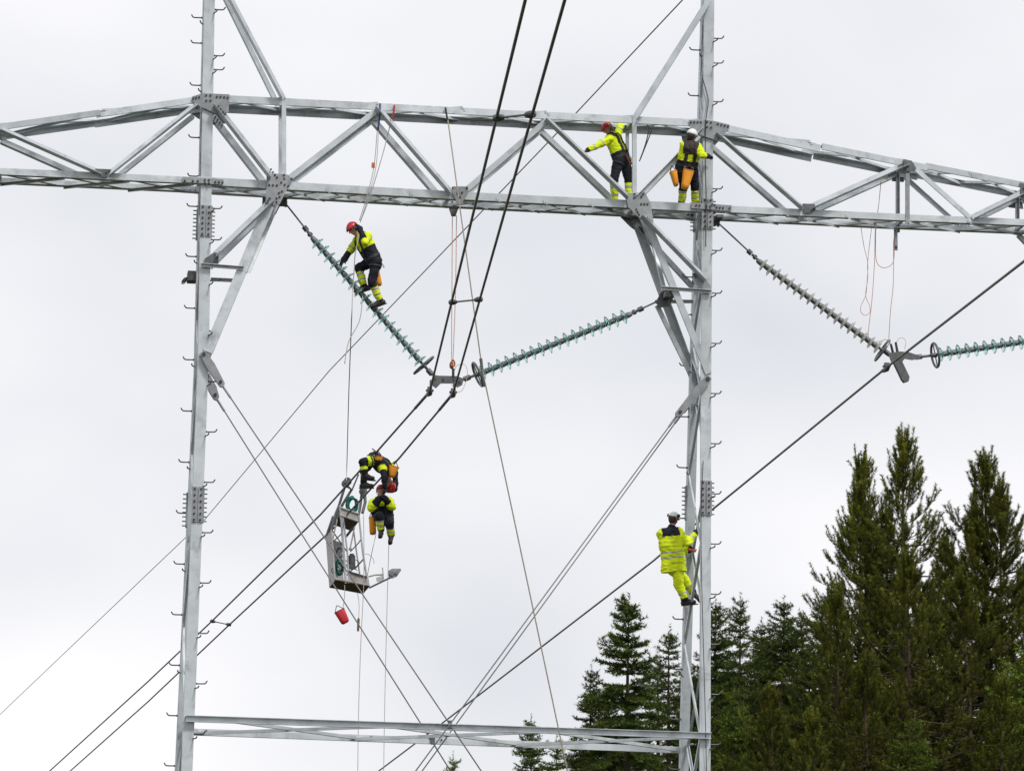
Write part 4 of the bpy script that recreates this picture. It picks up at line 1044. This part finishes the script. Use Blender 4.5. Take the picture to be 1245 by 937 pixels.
def bands(*b): return lambda t: any(a <= t <= c for a, c in b)
def mk_scheme(cuff=.55, torso_y=.62, bottom=1, shin_y=.0, thigh_y=2.0, tape_t=((.44, .50),), arms_navy=False):
    def jac(b, t, c):
        if b == 'torso':
            if t > torso_y: return bottom
            return 0
        if b[:2] == 'ua': return 1 if arms_navy and t > .55 else (2 if .62 < t < .74 else 0)
        if t > cuff: return 1
        return 2 if (.3 < t < .44) else (1 if arms_navy else 0)
    def tro(b, t, c):
        if b == 'pel': return bottom
        if b[:2] == 'th': return 0 if t > thigh_y else bottom
        if t > .96: return 1
        if t < shin_y: return bottom
        return 2 if (.30 < t < .42 or .62 < t < .72) else 0
    return dict(jacket=jac, trouser=tro)

def z1(x, y, d): return (690+x/6.225, 130+y/6.225, d)
def z3(x, y, d): return (400+x/6.69, 250+y/6.69, d)
def z5(x, y, d): return (425+x/7.5, 540+y/7.5, d)
def z6(x, y, d): return (770+x/5.86, 600+y/5.86, d)

# 1 red helmet, leaning left along the crossarm
person('worker in red helmet and yellow jacket leaning forward on the crossarm, arm outstretched', 0.36,
       dict(head=z1(303, 168, 0), neck=z1(332, 208, 0), shL=z1(312, 246, -.17), shR=z1(372, 222, .17), elL=z1(232, 292, -.24), haL=z1(150, 330, -.26),
            elR=z1(402, 150, .22), haR=z1(372, 118, .34), hipL=z1(392, 408, -.09), hipR=z1(436, 404, .09), knL=z1(352, 540, -.12), anL=z1(362, 728, -.02), toL=z1(318, 752, -.08),
            knR=z1(462, 545, .08), anR=z1(464, 728, .12), toR=z1(424, 752, .02)),
       V(-.9, -.25, -.25), scheme=dict(mk_scheme(cuff=.86, torso_y=.64, shin_y=.12), wide=.046), curlL=.8, wr=1)
# 2 white helmet, back towards us, holding the leg
person('worker in white helmet hugging the forest-side leg on the crossarm', -0.30,
       dict(head=z1(940, 222, -.06), neck=z1(925, 272, -.04), shL=z1(880, 292, -.04), shR=z1(982, 300, -.02), elL=z1(864, 362, .02), haL=z1(905, 345, .24),
            elR=z1(1018, 366, -.12), haR=z1(1064, 374, .10), hipL=z1(862, 455, .14), hipR=z1(938, 462, .16), knL=z1(880, 600, .26), anL=z1(862, 716, .42), toL=z1(852, 742, .56),
            knR=z1(962, 600, .26), anR=z1(966, 728, .40), toR=z1(985, 748, .54)),
       V(.55, .8, -.25), helmet='white', scheme=mk_scheme(cuff=.55, torso_y=.66, shin_y=.05), jacket=lambda b, t, c: (3 if t < .34 else (0 if t < .66 else 1)) if b == 'torso' else (0 if b[:2] == 'ua' else (1 if t > .45 else 0)), wr=2)
# 3 red helmet on the insulator string
person('worker in red helmet standing on the steep turquoise insulator string', 0.20,
       dict(head=z3(196, 190, 0), neck=z3(232, 236, .01), shL=z3(228, 282, .17), shR=z3(312, 254, -.17), elL=z3(172, 372, .22), haL=z3(120, 442, .17),
            elR=z3(296, 300, -.33), haR=z3(252, 188, -.22), hipL=z3(352, 452, .1), hipR=z3(380, 458, -.1), knL=z3(238, 508, .16), anL=z3(288, 648, .15), toL=z3(238, 690, .15),
            knR=z3(352, 628, -.09), anR=z3(414, 768, -.02), toR=z3(348, 812, -.02)),
       V(-.85, -.2, -.42), scheme=mk_scheme(cuff=.2, torso_y=.42, shin_y=.10), curlL=.5, curlR=1.2, wr=3)
# 4 bent over the conductors, head down
YC4 = farA[1].y+0.25
person('worker draped face down over the twin conductors above the trolley', YC4,
       dict(head=z5(372, 372, .10), neck=z5(352, 300, .10), shL=z5(300, 225, -.12), shR=z5(352, 190, .20), elL=z5(318, 300, -.26), haL=z5(318, 392, -.24),
            elR=z5(415, 262, .30), haR=z5(420, 372, .28), hipL=z5(205, 150, -.14), hipR=z5(228, 118, .10), knL=z5(122, 162, -.20), anL=z5(140, 270, -.16), toL=z5(185, 318, -.2),
            knR=z5(128, 235, .10), anR=z5(128, 350, .10), toR=z5(158, 380, .06)),
       V(.3, -.55, -.6), up=V(.25, -.2, -.9), scheme=mk_scheme(cuff=.4, torso_y=.05, shin_y=.08, thigh_y=2.0), jacket=lambda b, t, c: (1 if t < .55 else 1) if b == 'torso' else (0 if b[:2] == 'ua' and t < .3 else 1),
       trouser=lambda b, t, c: (0 if b[:2] == 'th' and .1 < t < .6 and b[2] == 'L' else 1) if b[:2] != 'si' else (0 if .05 < t < .6 else 1) if b[2] == 'L' else (0 if t < .45 else 1), wr=4)
# 5 hanging in his seat harness below
person('worker in red helmet hanging in a seat harness below the conductors', YC4-0.05,
       dict(head=z5(288, 425, .02), neck=z5(288, 475, .0), shL=z5(222, 535, .0), shR=z5(352, 528, .0), elL=z5(200, 575, -.2), haL=z5(262, 505, -.30),
            elR=z5(385, 568, -.2), haR=z5(318, 490, -.30), hipL=z5(262, 672, .04), hipR=z5(342, 678, .04), knL=z5(272, 652, -.40), anL=z5(284, 775, -.30), toL=z5(276, 838, -.46),
            knR=z5(368, 722, -.40), anR=z5(376, 820, -.26), toR=z5(366, 892, -.40)),
       V(-.25, -.8, .35), scheme=mk_scheme(cuff=.5, torso_y=.30, shin_y=.02), jacket=lambda b, t, c: (0 if t < .22 else 1) if b == 'torso' else (0 if b[:2] == 'ua' else (0 if t < .45 else 1)), curlL=1.2, curlR=1.2, extra=.02, wr=5)
# 6 climber in the long bright jacket
person('climber in bright yellow hooded coat and white helmet on the lower leg', 0.95,
       dict(head=z6(288, 180, .0), neck=z6(278, 222, .0), shL=z6(205, 288, .0), shR=z6(322, 278, -.02), elL=z6(238, 400, .22), haL=z6(395, 395, .30),
            elR=z6(385, 352, -.06), haR=z6(440, 282, .0), hipL=z6(255, 520, .02), hipR=z6(322, 520, -.02), knL=z6(345, 590, .22), anL=z6(425, 700, .30), toL=z6(452, 735, .30),
            knR=z6(320, 640, -.02), anR=z6(362, 752, .0), toR=z6(430, 788, .0)),
       V(.75, .6, -.1), helmet='white', muffs=True, extra=.020, pad=.115,
       scheme=dict(jacket=lambda b, t, c: (1 if t < .10 else (2 if (.56 < t < .605 or .72 < t < .765) else 0)) if b == 'torso' else (2 if b[:2] == 'fa' and .45 < t < .6 else (1 if b[:2] == 'fa' and t > .9 else 0)),
                   trouser=lambda b, t, c: 0 if b[:2] != 'si' else (1 if t > .93 else (2 if .58 < t < .68 else 0)), harness=False), wr=6)

# ------------------------------------------------------------------ tool bags on the belts
def bag(label, top, bot, Yb, w0, w1, m_=None, dep=.09, name='tool_bag', lid=False):
    A, B = at(*top, Yb), at(*bot, Yb); d = (B-A).normalized(); s = d.cross(YV).normalized(); L_ = (B-A).length
    root = empty(name, B); tag(root, label, 'bag', 'bags hung from the workers')
    n = 16; mb = MB(); vs_ = []; rows = [(0, 1), (.06, 1.02), (.4, .97), (.8, .92), (.95, .82), (1.0, .55)]
    for t, k in rows:
        w = (w0+(w1-w0)*t)*k
        for j in range(n):
            a_ = 2*pi*j/n; ca, sa = cos(a_), sin(a_); sq = 1/max(abs(ca), abs(sa))**.55
            vs_.append(A+d*L_*t+s*(ca*sq*w/2)+YV*(sa*sq*dep*k))
    fs = [(i*n+j, i*n+(j+1) % n, (i+1)*n+(j+1) % n, (i+1)*n+j) for i in range(len(rows)-1) for j in range(n)]+[tuple(range((len(rows)-1)*n, len(rows)*n))]
    k0 = len(vs_); vs2 = [A+(v-A)*.9+d*.02 for v in vs_[:n]]+[A+(v-A)*.86+d*L_*.3 for v in vs_[:n]]
    vs_ += vs2; fs += [(j, k0+j, k0+(j+1) % n, (j+1) % n) for j in range(n)]+[(k0+j, k0+n+j, k0+n+(j+1) % n, k0+(j+1) % n) for j in range(n)]+[tuple(range(k0+n, k0+2*n))[::-1]]
    mb.add(vs_, fs); mb.build('pouch', m_ or ORANGE, root, smooth='all')
    mb = MB(); mb.tube(spline([A-s*w0*.45, A-d*.10-s*w0*.1, A-d*.12, A-d*.10+s*w0*.1, A+s*w0*.45], 4), .008, n=5); mb.build('strap', BLACK, root)
    mb = MB(); mb.tube([v for v in vs_[:n]], .009, n=5, closed=True); mb.build('rim', BLACK if m_ else ORANGE, root)
    return root
bag('orange tool bag on the near hip of the white-helmeted worker', z1(915, 488, 0)[:2], z1(886, 622, 0)[:2], -0.34, .20, .15)
bag('orange tool bag on the outer hip of the white-helmeted worker', z1(800, 492, 0)[:2], z1(824, 600, 0)[:2], -0.2, .13, .09)
bag('orange tool bag behind the worker standing on the insulator string', z3(385, 520, 0)[:2], z3(408, 652, 0)[:2], 0.34, .10, .13)
bag('orange tool bag hanging beside the worker in the seat harness', z5(205, 668, 0)[:2], z5(215, 822, 0)[:2], YC4-.1, .12, .15)
bag('orange tool bag tilted above the head of the draped worker', z5(405, 205, 0)[:2], z5(382, 300, 0)[:2], YC4-.15, .20, .12)
bag('flat orange pouch on the back of the draped worker', z5(262, 118, 0)[:2], z5(262, 148, 0)[:2], YC4-.22, .18, .16, dep=.05)
bag('dark red bag hanging below the draped worker', z5(372, 342, 0)[:2], z5(372, 440, 0)[:2], YC4+.3, .24, .20, m_=mat('dark_red_canvas', (0.16, 0.008, 0.014), rough=0.7, scale=8, col2=(0.24, 0.015, 0.022)))
# ------------------------------------------------------------------ cable trolley hanging on the lower conductors
ALU = mat('worn_aluminium_sheet', (0.27, 0.245, 0.225), rough=0.5, metal=0.15, scale=6, col2=(0.45, 0.42, 0.39), bump=0.1)
ALU2 = mat('light_grey_panel', (0.34, 0.35, 0.365), rough=0.5, scale=4, col2=(0.5, 0.51, 0.53))
PLY = mat('brown_plywood_floor', (0.075, 0.045, 0.028), rough=0.8, scale=5, col2=(0.13, 0.085, 0.055), stretch=(1, 4, 1))
TEAL = mat('teal_rope', (0.004, 0.12, 0.095), rough=0.8, scale=20, col2=(0.015, 0.22, 0.18))
TAN = mat('tan_rope', (0.22, 0.19, 0.15), rough=0.9, scale=30, col2=(0.34, 0.30, 0.25))
GREYR = mat('pale_grey_rope', (0.34, 0.33, 0.32), rough=0.9, scale=30, col2=(0.48, 0.47, 0.46))
PINK = mat('pale_orange_rope', (0.50, 0.27, 0.19), rough=0.9, scale=30, col2=(0.66, 0.42, 0.33))
OR2 = mat('orange_rope', (0.42, 0.12, 0.04), rough=0.9, scale=30, col2=(0.55, 0.18, 0.07))
REDS = mat('red_webbing', (0.32, 0.015, 0.02), rough=0.8, scale=20, col2=(0.42, 0.03, 0.03))
BLUES = mat('blue_webbing', (0.02, 0.06, 0.16), rough=0.8, scale=20, col2=(0.03, 0.09, 0.22))
YT = farA[2].y-0.15
def zt(x, y, dy=0.0): return at(380+x/4.683, 570+y/4.683, YT+dy)
trol = empty('cable_trolley', zt(210, 690, .4)); tag(trol, 'open aluminium cable trolley hanging tilted from the twin conductors', 'trolley')
DC = 1.2; DV = V(0, DC, 0)
FLB, FRB, FLT = zt(128, 632), zt(322, 668), zt(108, 342)
def sheet(name, pts, nrm, t, m_, edge=True):
    mb = MB(); mb.poly(pts, nrm, t); return mb.build(name, m_, trol)
sheet('side_panel', [FLB, FLT, FLT+DV, FLB+DV], XV, .018, ALU)
sheet('floor', [FLB, FRB, FRB+DV, FLB+DV], V(0, 0, 1), .03, PLY)
sheet('front_panel', [zt(203, 584), zt(310, 616), zt(320, 664), zt(203, 640)], YV, .016, ALU)
sheet('back_panel', [V(p.x, YT+DC, p.z) for p in (zt(135, 620), zt(118, 345), zt(200, 372), zt(215, 640))], YV, .016, ALU2)
sheet('end_panel', [zt(314, 618), zt(322, 666), zt(322, 666)+DV, zt(314, 618)+DV], XV, .016, ALU)
bl, br, tl, tr_ = zt(152, 264), zt(258, 300), zt(152, 216), zt(264, 256)
BV = V(0, 1.3, 0)
sheet('bin_front', [bl, br, tr_, tl], YV, .014, ALU)
sheet('bin_floor', [bl+V(0, .02, 0), br+V(0, .02, 0), br+BV, bl+BV], V(0, 0, 1), .02, PLY)
sheet('bin_end', [bl+V(0, .02, 0), tl+V(0, .02, 0), tl+BV, bl+BV], XV, .014, ALU)
sheet('bin_end', [br+V(0, .02, 0), tr_+V(0, .02, 0), tr_+BV, br+BV], XV, .014, ALU)
sheet('bin_back', [bl+BV, br+BV, tr_+BV, tl+BV], YV, .014, ALU)
def bar(name, pts, r, m_=None, n=6):
    mb = MB(); mb.tube(pts, r, n=n); return mb.build(name, m_ or ALU, trol, smooth=True)
bar('frame_tube', [zt(152, 200), zt(165, 300), zt(190, 650)], .028, ALU2)
bar('frame_tube', [zt(172, 262), zt(198, 470), zt(206, 650)], .020, ALU2)
bar('frame_tube', [zt(262, 250), zt(286, 470), zt(316, 665)], .022, ALU2)
bar('frame_tube', [zt(240, 325), zt(212, 462)], .016); bar('frame_tube', [zt(140, 285), zt(112, 420)], .016)
bar('frame_tube', [tr_+BV*.95, zt(316, 640)+DV], .018)
bar('rim_tube', [bl+V(0, -.02, .01), br+V(0, -.02, .01)], .02, ALU2); bar('rim_tube', [tl+V(0, -.02, 0), tr_+V(0, -.02, 0)], .016, ALU2)
bar('rim_tube', [zt(203, 582, -.02), zt(312, 615, -.02)], .018, DARKST); bar('rim_tube', [FLB+V(0, -.02, .02), FRB+V(0, -.02, .02)], .02, ALU)
bar('rim_tube', [FLT, FLB], .018, ALU2)
for dy in (0, DC): bar('hanger_bar', [zt(186, 92, dy), zt(150, 210, dy), FLT+V(0, dy, 0)], .030, DARKST)
bar('hanger_bar', [zt(196, 96, .05), zt(222, 118, .1), zt(178, 190, .1), zt(160, 222, .1)], .034, DARKST)
bar('hanger_bar', [zt(292, 70, .2), zt(280, 140, .2), zt(272, 210, .1), zt(262, 262, .0)], .030, DARKST)
bar('hanger_bar', [zt(262, 30, .1), zt(225, 118, .1), zt(175, 200, .1)], .018, DARKST)
bar('chain', [zt(296, 130, .2), zt(300, 190, .1), zt(284, 250, 0)], .034, DARKST)
def wheel(c, ax, r, name='wheel'):
    mb = MB(); mb.lathe([(.012, -.03), (r, -.028), (r*.72, -.01), (r*.72, .01), (r, .028), (.012, .03)], c, ax, n=18); o = mb.build(name, DARKST, trol, smooth=True)
    mb = MB(); mb.cyl(c-ax*.05, c+ax*.05, .016, n=8); mb.build('axle', BOLT, o)
wa = zt(188, 84); wb_ = zt(288, 128, .1)
for c in (wa, zt(200, 70, .25), wb_, zt(292, 104, .3)): wheel(c, V(.45, .85, 0).normalized(), .085)
for c, r in ((zt(110, 420, .3), .03), (zt(214, 455, .1), .03)): mb = MB(); mb.cyl(c-YV*.04, c+YV*.04, r, n=8); mb.build('pulley', BOLT, trol)
bar('brace_bar', [zt(108, 344), zt(196, 470)], .014, DARKST); bar('brace_bar', [zt(215, 470), zt(262, 420), zt(275, 400)], .014, DARKST)
bar('brace_bar', [zt(130, 625, .1), zt(205, 640, .1)], .022, ALU2); bar('brace_bar', [zt(110, 420, .3), zt(165, 368, .3)], .014, DARKST)
bar('brace_bar', [zt(190, 385, .6), zt(230, 335, .3)], .03, DARKST); bar('brace_bar', [FLT+DV, tl+BV], .024, DARKST); bar('brace_bar', [zt(118, 300), zt(160, 235)], .026, DARKST)
for k in range(6):
    c = zt(130+22*k, 600-18*(k % 3), .2+.1*k); bar('hose', spline([c, c+V(.1, .05, .12), c+V(.02, .1, .2), c+V(-.08, .02, .08), c+V(.06, 0, -.05)], 4), .010, (TEAL, BLACK, DARKST)[k % 3], n=5)
# motor and brake block inside, swing arm with cable roller
mb = MB(); mb.cyl(zt(224, 492, .3), zt(224, 540, .3), .075, n=14); mb.cyl(zt(224, 482, .3), zt(224, 494, .3), .05, n=14); mb.box(zt(222, 555, .3), XV*.07, YV*.07, ZV*.05); mb.build('motor', DARKST, trol, smooth=True)
bar('lever', [zt(238, 570, .2), zt(296, 505, .1)], .016, mat('teal_paint', (0.03, 0.13, 0.13), rough=0.5, scale=8, var=0.2))
bar('swing_arm', [zt(318, 612), zt(352, 603), zt(402, 600)], .018); bar('swing_arm', [zt(322, 676), zt(380, 648), zt(442, 618)], .020, DARKST)
bar('swing_arm', [zt(398, 560), zt(402, 600), zt(404, 640)], .014, ALU2)
sheet('arm_plate', [zt(362, 618), zt(398, 606), zt(402, 640), zt(366, 640)], YV, .02, ALU2)
mb = MB(); 
for dy in (-.06, .06): mb.poly([zt(430, 578, dy), zt(455, 566, dy), zt(500, 566, dy), zt(506, 574, dy), zt(480, 612, dy), zt(452, 624, dy), zt(434, 616, dy)], YV, .016)
mb.cyl(zt(452, 594, -.1), zt(452, 594, .1), .05, n=12); mb.cyl(zt(480, 588, -.1), zt(480, 588, .1), .04, n=12); mb.build('cable_roller', DULL, trol, smooth=True)
# coiled teal ropes in the trolley
def coil(label, c, w, h, n, seed, m_=TEAL, r=.011, name='rope_coil'):
    rs = random.Random(seed); mb = MB(); pts = []
    for k in range(n*14):
        a_ = 2*pi*k/14; ww = w*(.75+.25*sin(k*.37+seed)); hh = h*(.8+.2*cos(k*.23+seed))
        pts.append(c+V(cos(a_)*ww, .10*sin(k*.19+seed)+rs.uniform(-.01, .01), sin(a_)*hh-.1*h*sin(k*.11)))
    mb.tube(pts, r, n=5); return tag(mb.build(name, m_, None, smooth='all'), label, 'rope')
coil('coil of teal rope heaped on the upper bin of the trolley', zt(226, 206, .3), .13, .20, 8, 1, r=.014)
coil('coil of teal rope inside the trolley floor', zt(152, 560, .4), .10, .18, 7, 2, r=.012)
coil('loose dark hose looped against the trolley back panel', zt(152, 475, .5), .11, .12, 2, 3, m_=BLACK, r=.009)

# ------------------------------------------------------------------ ropes and rigging
def rope(label, pts, r, m_, n=6, name='rope', group=None):
    mb = MB(); mb.tube(spline(pts, n), r, n=5); return tag(mb.build(name, m_, None, smooth='all'), label, 'rope', group)
def sling(label, pts, m_, w=.035):
    mb = MB(); ps = spline(pts, 3); mb.tube(ps, w/2, n=6); return tag(mb.build('sling', m_, None, smooth='all'), label, 'sling')
# long tan line from the top chord down past the yoke to the ground
sling('black sling looped round the top chord above the middle gusset', [at(541.5, 131, -.06), at(543, 140, -.07), at(544.5, 148, -.07)], BLACK)

def tan_at(y, Y): return at(586+(y-447)*.2122, y, Y)
mb = MB(); mb.tube([at(544.5, 146, -.08), at(586, 447, -.5)]+[tan_at(y, -.5-.7*(y-447)/490) for y in (600, 760, 937, 1200)]+[V(tan_at(1390, -1.8).x, -1.8, 0.03)], .0125, n=5)
tag(mb.build('rope', TAN, None, smooth='all'), 'long tan rope running from the top chord down across the portal to the ground', 'rope')
mb = MB(); mb.cyl(at(584.5, 436, -.48), at(589, 470, -.5), .03, .02, n=8); tag(mb.build('rope_grab', DARKST, None, smooth=True), 'dark rope grab clamped on the long tan rope beside the string', 'rope grab')
# pale orange double line from the beam hanger to the yoke
rope('pale orange double hoist rope hanging from the beam middle to the yoke', [at(550, 262, .33), at(549.5, 350, .33), at(549, 432, .33), at(550, 440, .33), at(551, 432, .35), at(554, 350, .35), at(555, 262, .35)], .008, PINK)
coil('small bundled orange rope hank above the yoke', at(550, 443, .33), .045, .07, 5, 5, m_=OR2, r=.010)
rope('thin rope loops drooping round the yoke', [at(552, 452, .2), at(556, 444, .15), at(566, 444, .1), at(568, 458, .1), at(562, 474, .1), at(554, 476, .15), at(549, 466, .2)], .005, PINK)
mb = MB(); mb.cyl(at(551, 448, .3), at(551, 458, .3), .025, n=8); tag(mb.build('shackle', BOLT, None), 'black shackle under the orange rope hank', 'shackle')
# lines to the worker on the string
sling('blue sling hanging from the top chord apex', [at(462, 126, -.1), at(461.5, 142, -.12), at(459.5, 158, -.12)], BLUES)
sling('red sling on the top chord beside the blue sling', [at(479.5, 128, -.06), at(478.5, 137, -.07), at(476, 145, -.07)], REDS)
rope('grey double fall rope from the blue sling down to the worker on the string', [at(458.5, 160, -.12), at(455, 200, -.12), at(448, 232, -.15), at(437, 268, -.12)], .008, GREYR)
rope('second grey fall rope from the blue sling to the pulley block', [at(460, 160, -.12), at(457.5, 200, -.12), at(450, 232, -.16), at(438.5, 268, -.12)], .007, GREYR)
rope('grey rope from the red sling slanting down to the same worker', [at(476, 145, -.08), at(466, 185, -.1), at(450, 238, -.12), at(438, 270, -.12)], .009, GREYR)
mb = MB(); mb.box(at(453.8, 201, -.13), XV*.03, YV*.02, ZV*.045); tag(mb.build('pulley_block', OR2, None), 'small orange pulley block on the fall ropes', 'pulley')
rope('white lanyard down the front of the worker on the string', [at(437, 285, -.05), at(434, 298, -.12), at(431.5, 312, -.14), at(430.5, 330, -.1), at(429, 350, -.05), at(427, 400, .0), at(424, 480, YT*.6), at(422, 556, YT), zt(192, 78)], .010, GREYR)
rope('short grey tail rope hanging free below the worker on the string', [at(441, 360, .0), at(437, 390, .0), at(424, 415, .02), at(419, 442, .02)], .008, GREYR)
# ropes below the trolley
rope('grey rope from the conductors down behind the trolley to the ground', [zt(290, 255, -.3), zt(293, 480, -.3), zt(290, 690, -.3), at(438, 800, YT-.3), at(435, 937, YT-.4), at(433, 1330, YT-.4)], .008, GREYR)
rope('thin rope from the hanging worker to the ground', [z_ if isinstance(z_, Vector) else at(*z_) for z_ in (at(473, 655, YC4-.3), at(470, 760, YC4-.3), at(466.5, 937, YC4-.3), at(463, 1330, YC4-.3))], .0065, GREYR)
rope('short rope from the hanging bag to the trolley arm', [at(457, 650, YC4-.2), at(452, 672, YC4-.2), at(446.5, 700, YT-.05)], .0065, GREYR)
rope('loop of loose line on the trolley lever', [zt(298, 485, -.1), zt(320, 486, -.1), zt(345, 510, -.1), zt(350, 540, -.1)], .006, TAN)
rope('line carrying the red bucket bag under the trolley', [zt(183, 660, -.05), zt(182, 720, -.05), zt(178, 760, -.05), zt(175, 786, -.05)], .008, GREYR)
rope('line carrying the hanging wooden handle under the trolley', [zt(255, 700, .2), zt(265, 770, .2), zt(262, 860, .2)], .006, GREYR)
mb = MB(); mb.cyl(zt(262, 852, .2), zt(259, 922, .2), .028, .024, n=8); mb.cyl(zt(262, 845, .2), zt(262, 853, .2), .012, n=6)
tag(mb.build('handle', mat('worn_wood', (0.16, 0.10, 0.06), rough=0.8, scale=9, var=.3), None, smooth=True), 'wooden handle hanging on a thin line below the trolley', 'handle')
bag('red bucket bag hanging tilted below the trolley', (412.6, 742), (420.5, 757.2), YT-.05, .225, .20, m_=mat('red_bucket_canvas', (0.50, 0.012, 0.025), rough=0.6, scale=6, col2=(0.62, 0.03, 0.045)), dep=.10, name='bucket_bag')
# rigging near the workers on the crossarm
sling('pair of dark slings with steel hooks hung from the top chord', [at(787, 152, -.03), at(789, 158, -.05), at(784, 178, -.05), at(777.5, 196, -.05), at(784, 180, -.07), at(793, 157, -.05), at(794, 152, -.03)], BLACK, w=.022)
rope('thin dark cable running down the face of the forest-side leg', [at(854, 95, -.04), at(859, 112, -.045), at(861, 125, -.045), at(858, 150, -.07), at(857.5, 200, -.08), at(858.5, 240, -.08), at(858, 300, -.04)], .009, BLACK)
rope('thin dark cable along the lower part of the forest-side leg', [at(855, 560, -.03), at(852.5, 620, -.035), at(853, 700, -.03), at(857, 850, -.09), at(859, 937, -.03)], .007, BLACK)
mb = MB(); mb.tube(spline([at(836, 667, .7), at(842, 669, .66), at(846, 668, .72)], 4), .022, n=6); tag(mb.build('work_strap', mat('orange_red_webbing', (.45, .09, .03), rough=.8, scale=20, var=.2), None, smooth='all'), 'orange red work strap round the leg held by the climber', 'strap')
# pale orange lines on the outer arm
def zr(x, y, Y=.35): return at(1030+x/3.9, 210+y/3.9, Y)
rope('pale orange rope loop hanging free with an eye at its end', [zr(66, 262), zr(80, 350), zr(98, 430), zr(94, 520), zr(88, 580), zr(66, 630), zr(66, 660), zr(86, 676), zr(108, 660), zr(106, 630), zr(88, 580, .37), zr(98, 500, .37), zr(97, 430, .37), zr(106, 340, .37), zr(116, 262, .37)], .006, PINK, n=5)
rope('pale orange rope from the arm down to the counterweight yoke', [zr(160, 40, .1), zr(150, 150, .1), zr(134, 262, .25), zr(130, 420), zr(118, 600), zr(100, 770), zr(118, 800), zr(160, 798), zr(186, 790), zr(204, 810), zr(210, 830)], .007, PINK)
rope('pale orange rope hanging in a bight below the hanger plate', [zr(136, 250), zr(136, 400), zr(156, 444), zr(190, 448), zr(220, 420), zr(224, 340), zr(228, 310), zr(220, 330), zr(219, 520), zr(206, 650), zr(198, 780), zr(200, 800)], .007, PINK)
rope('thin rope loop above the counterweight yoke', [zr(232, 820), zr(240, 792), zr(260, 782), zr(278, 800), zr(272, 836)], .005, PINK)
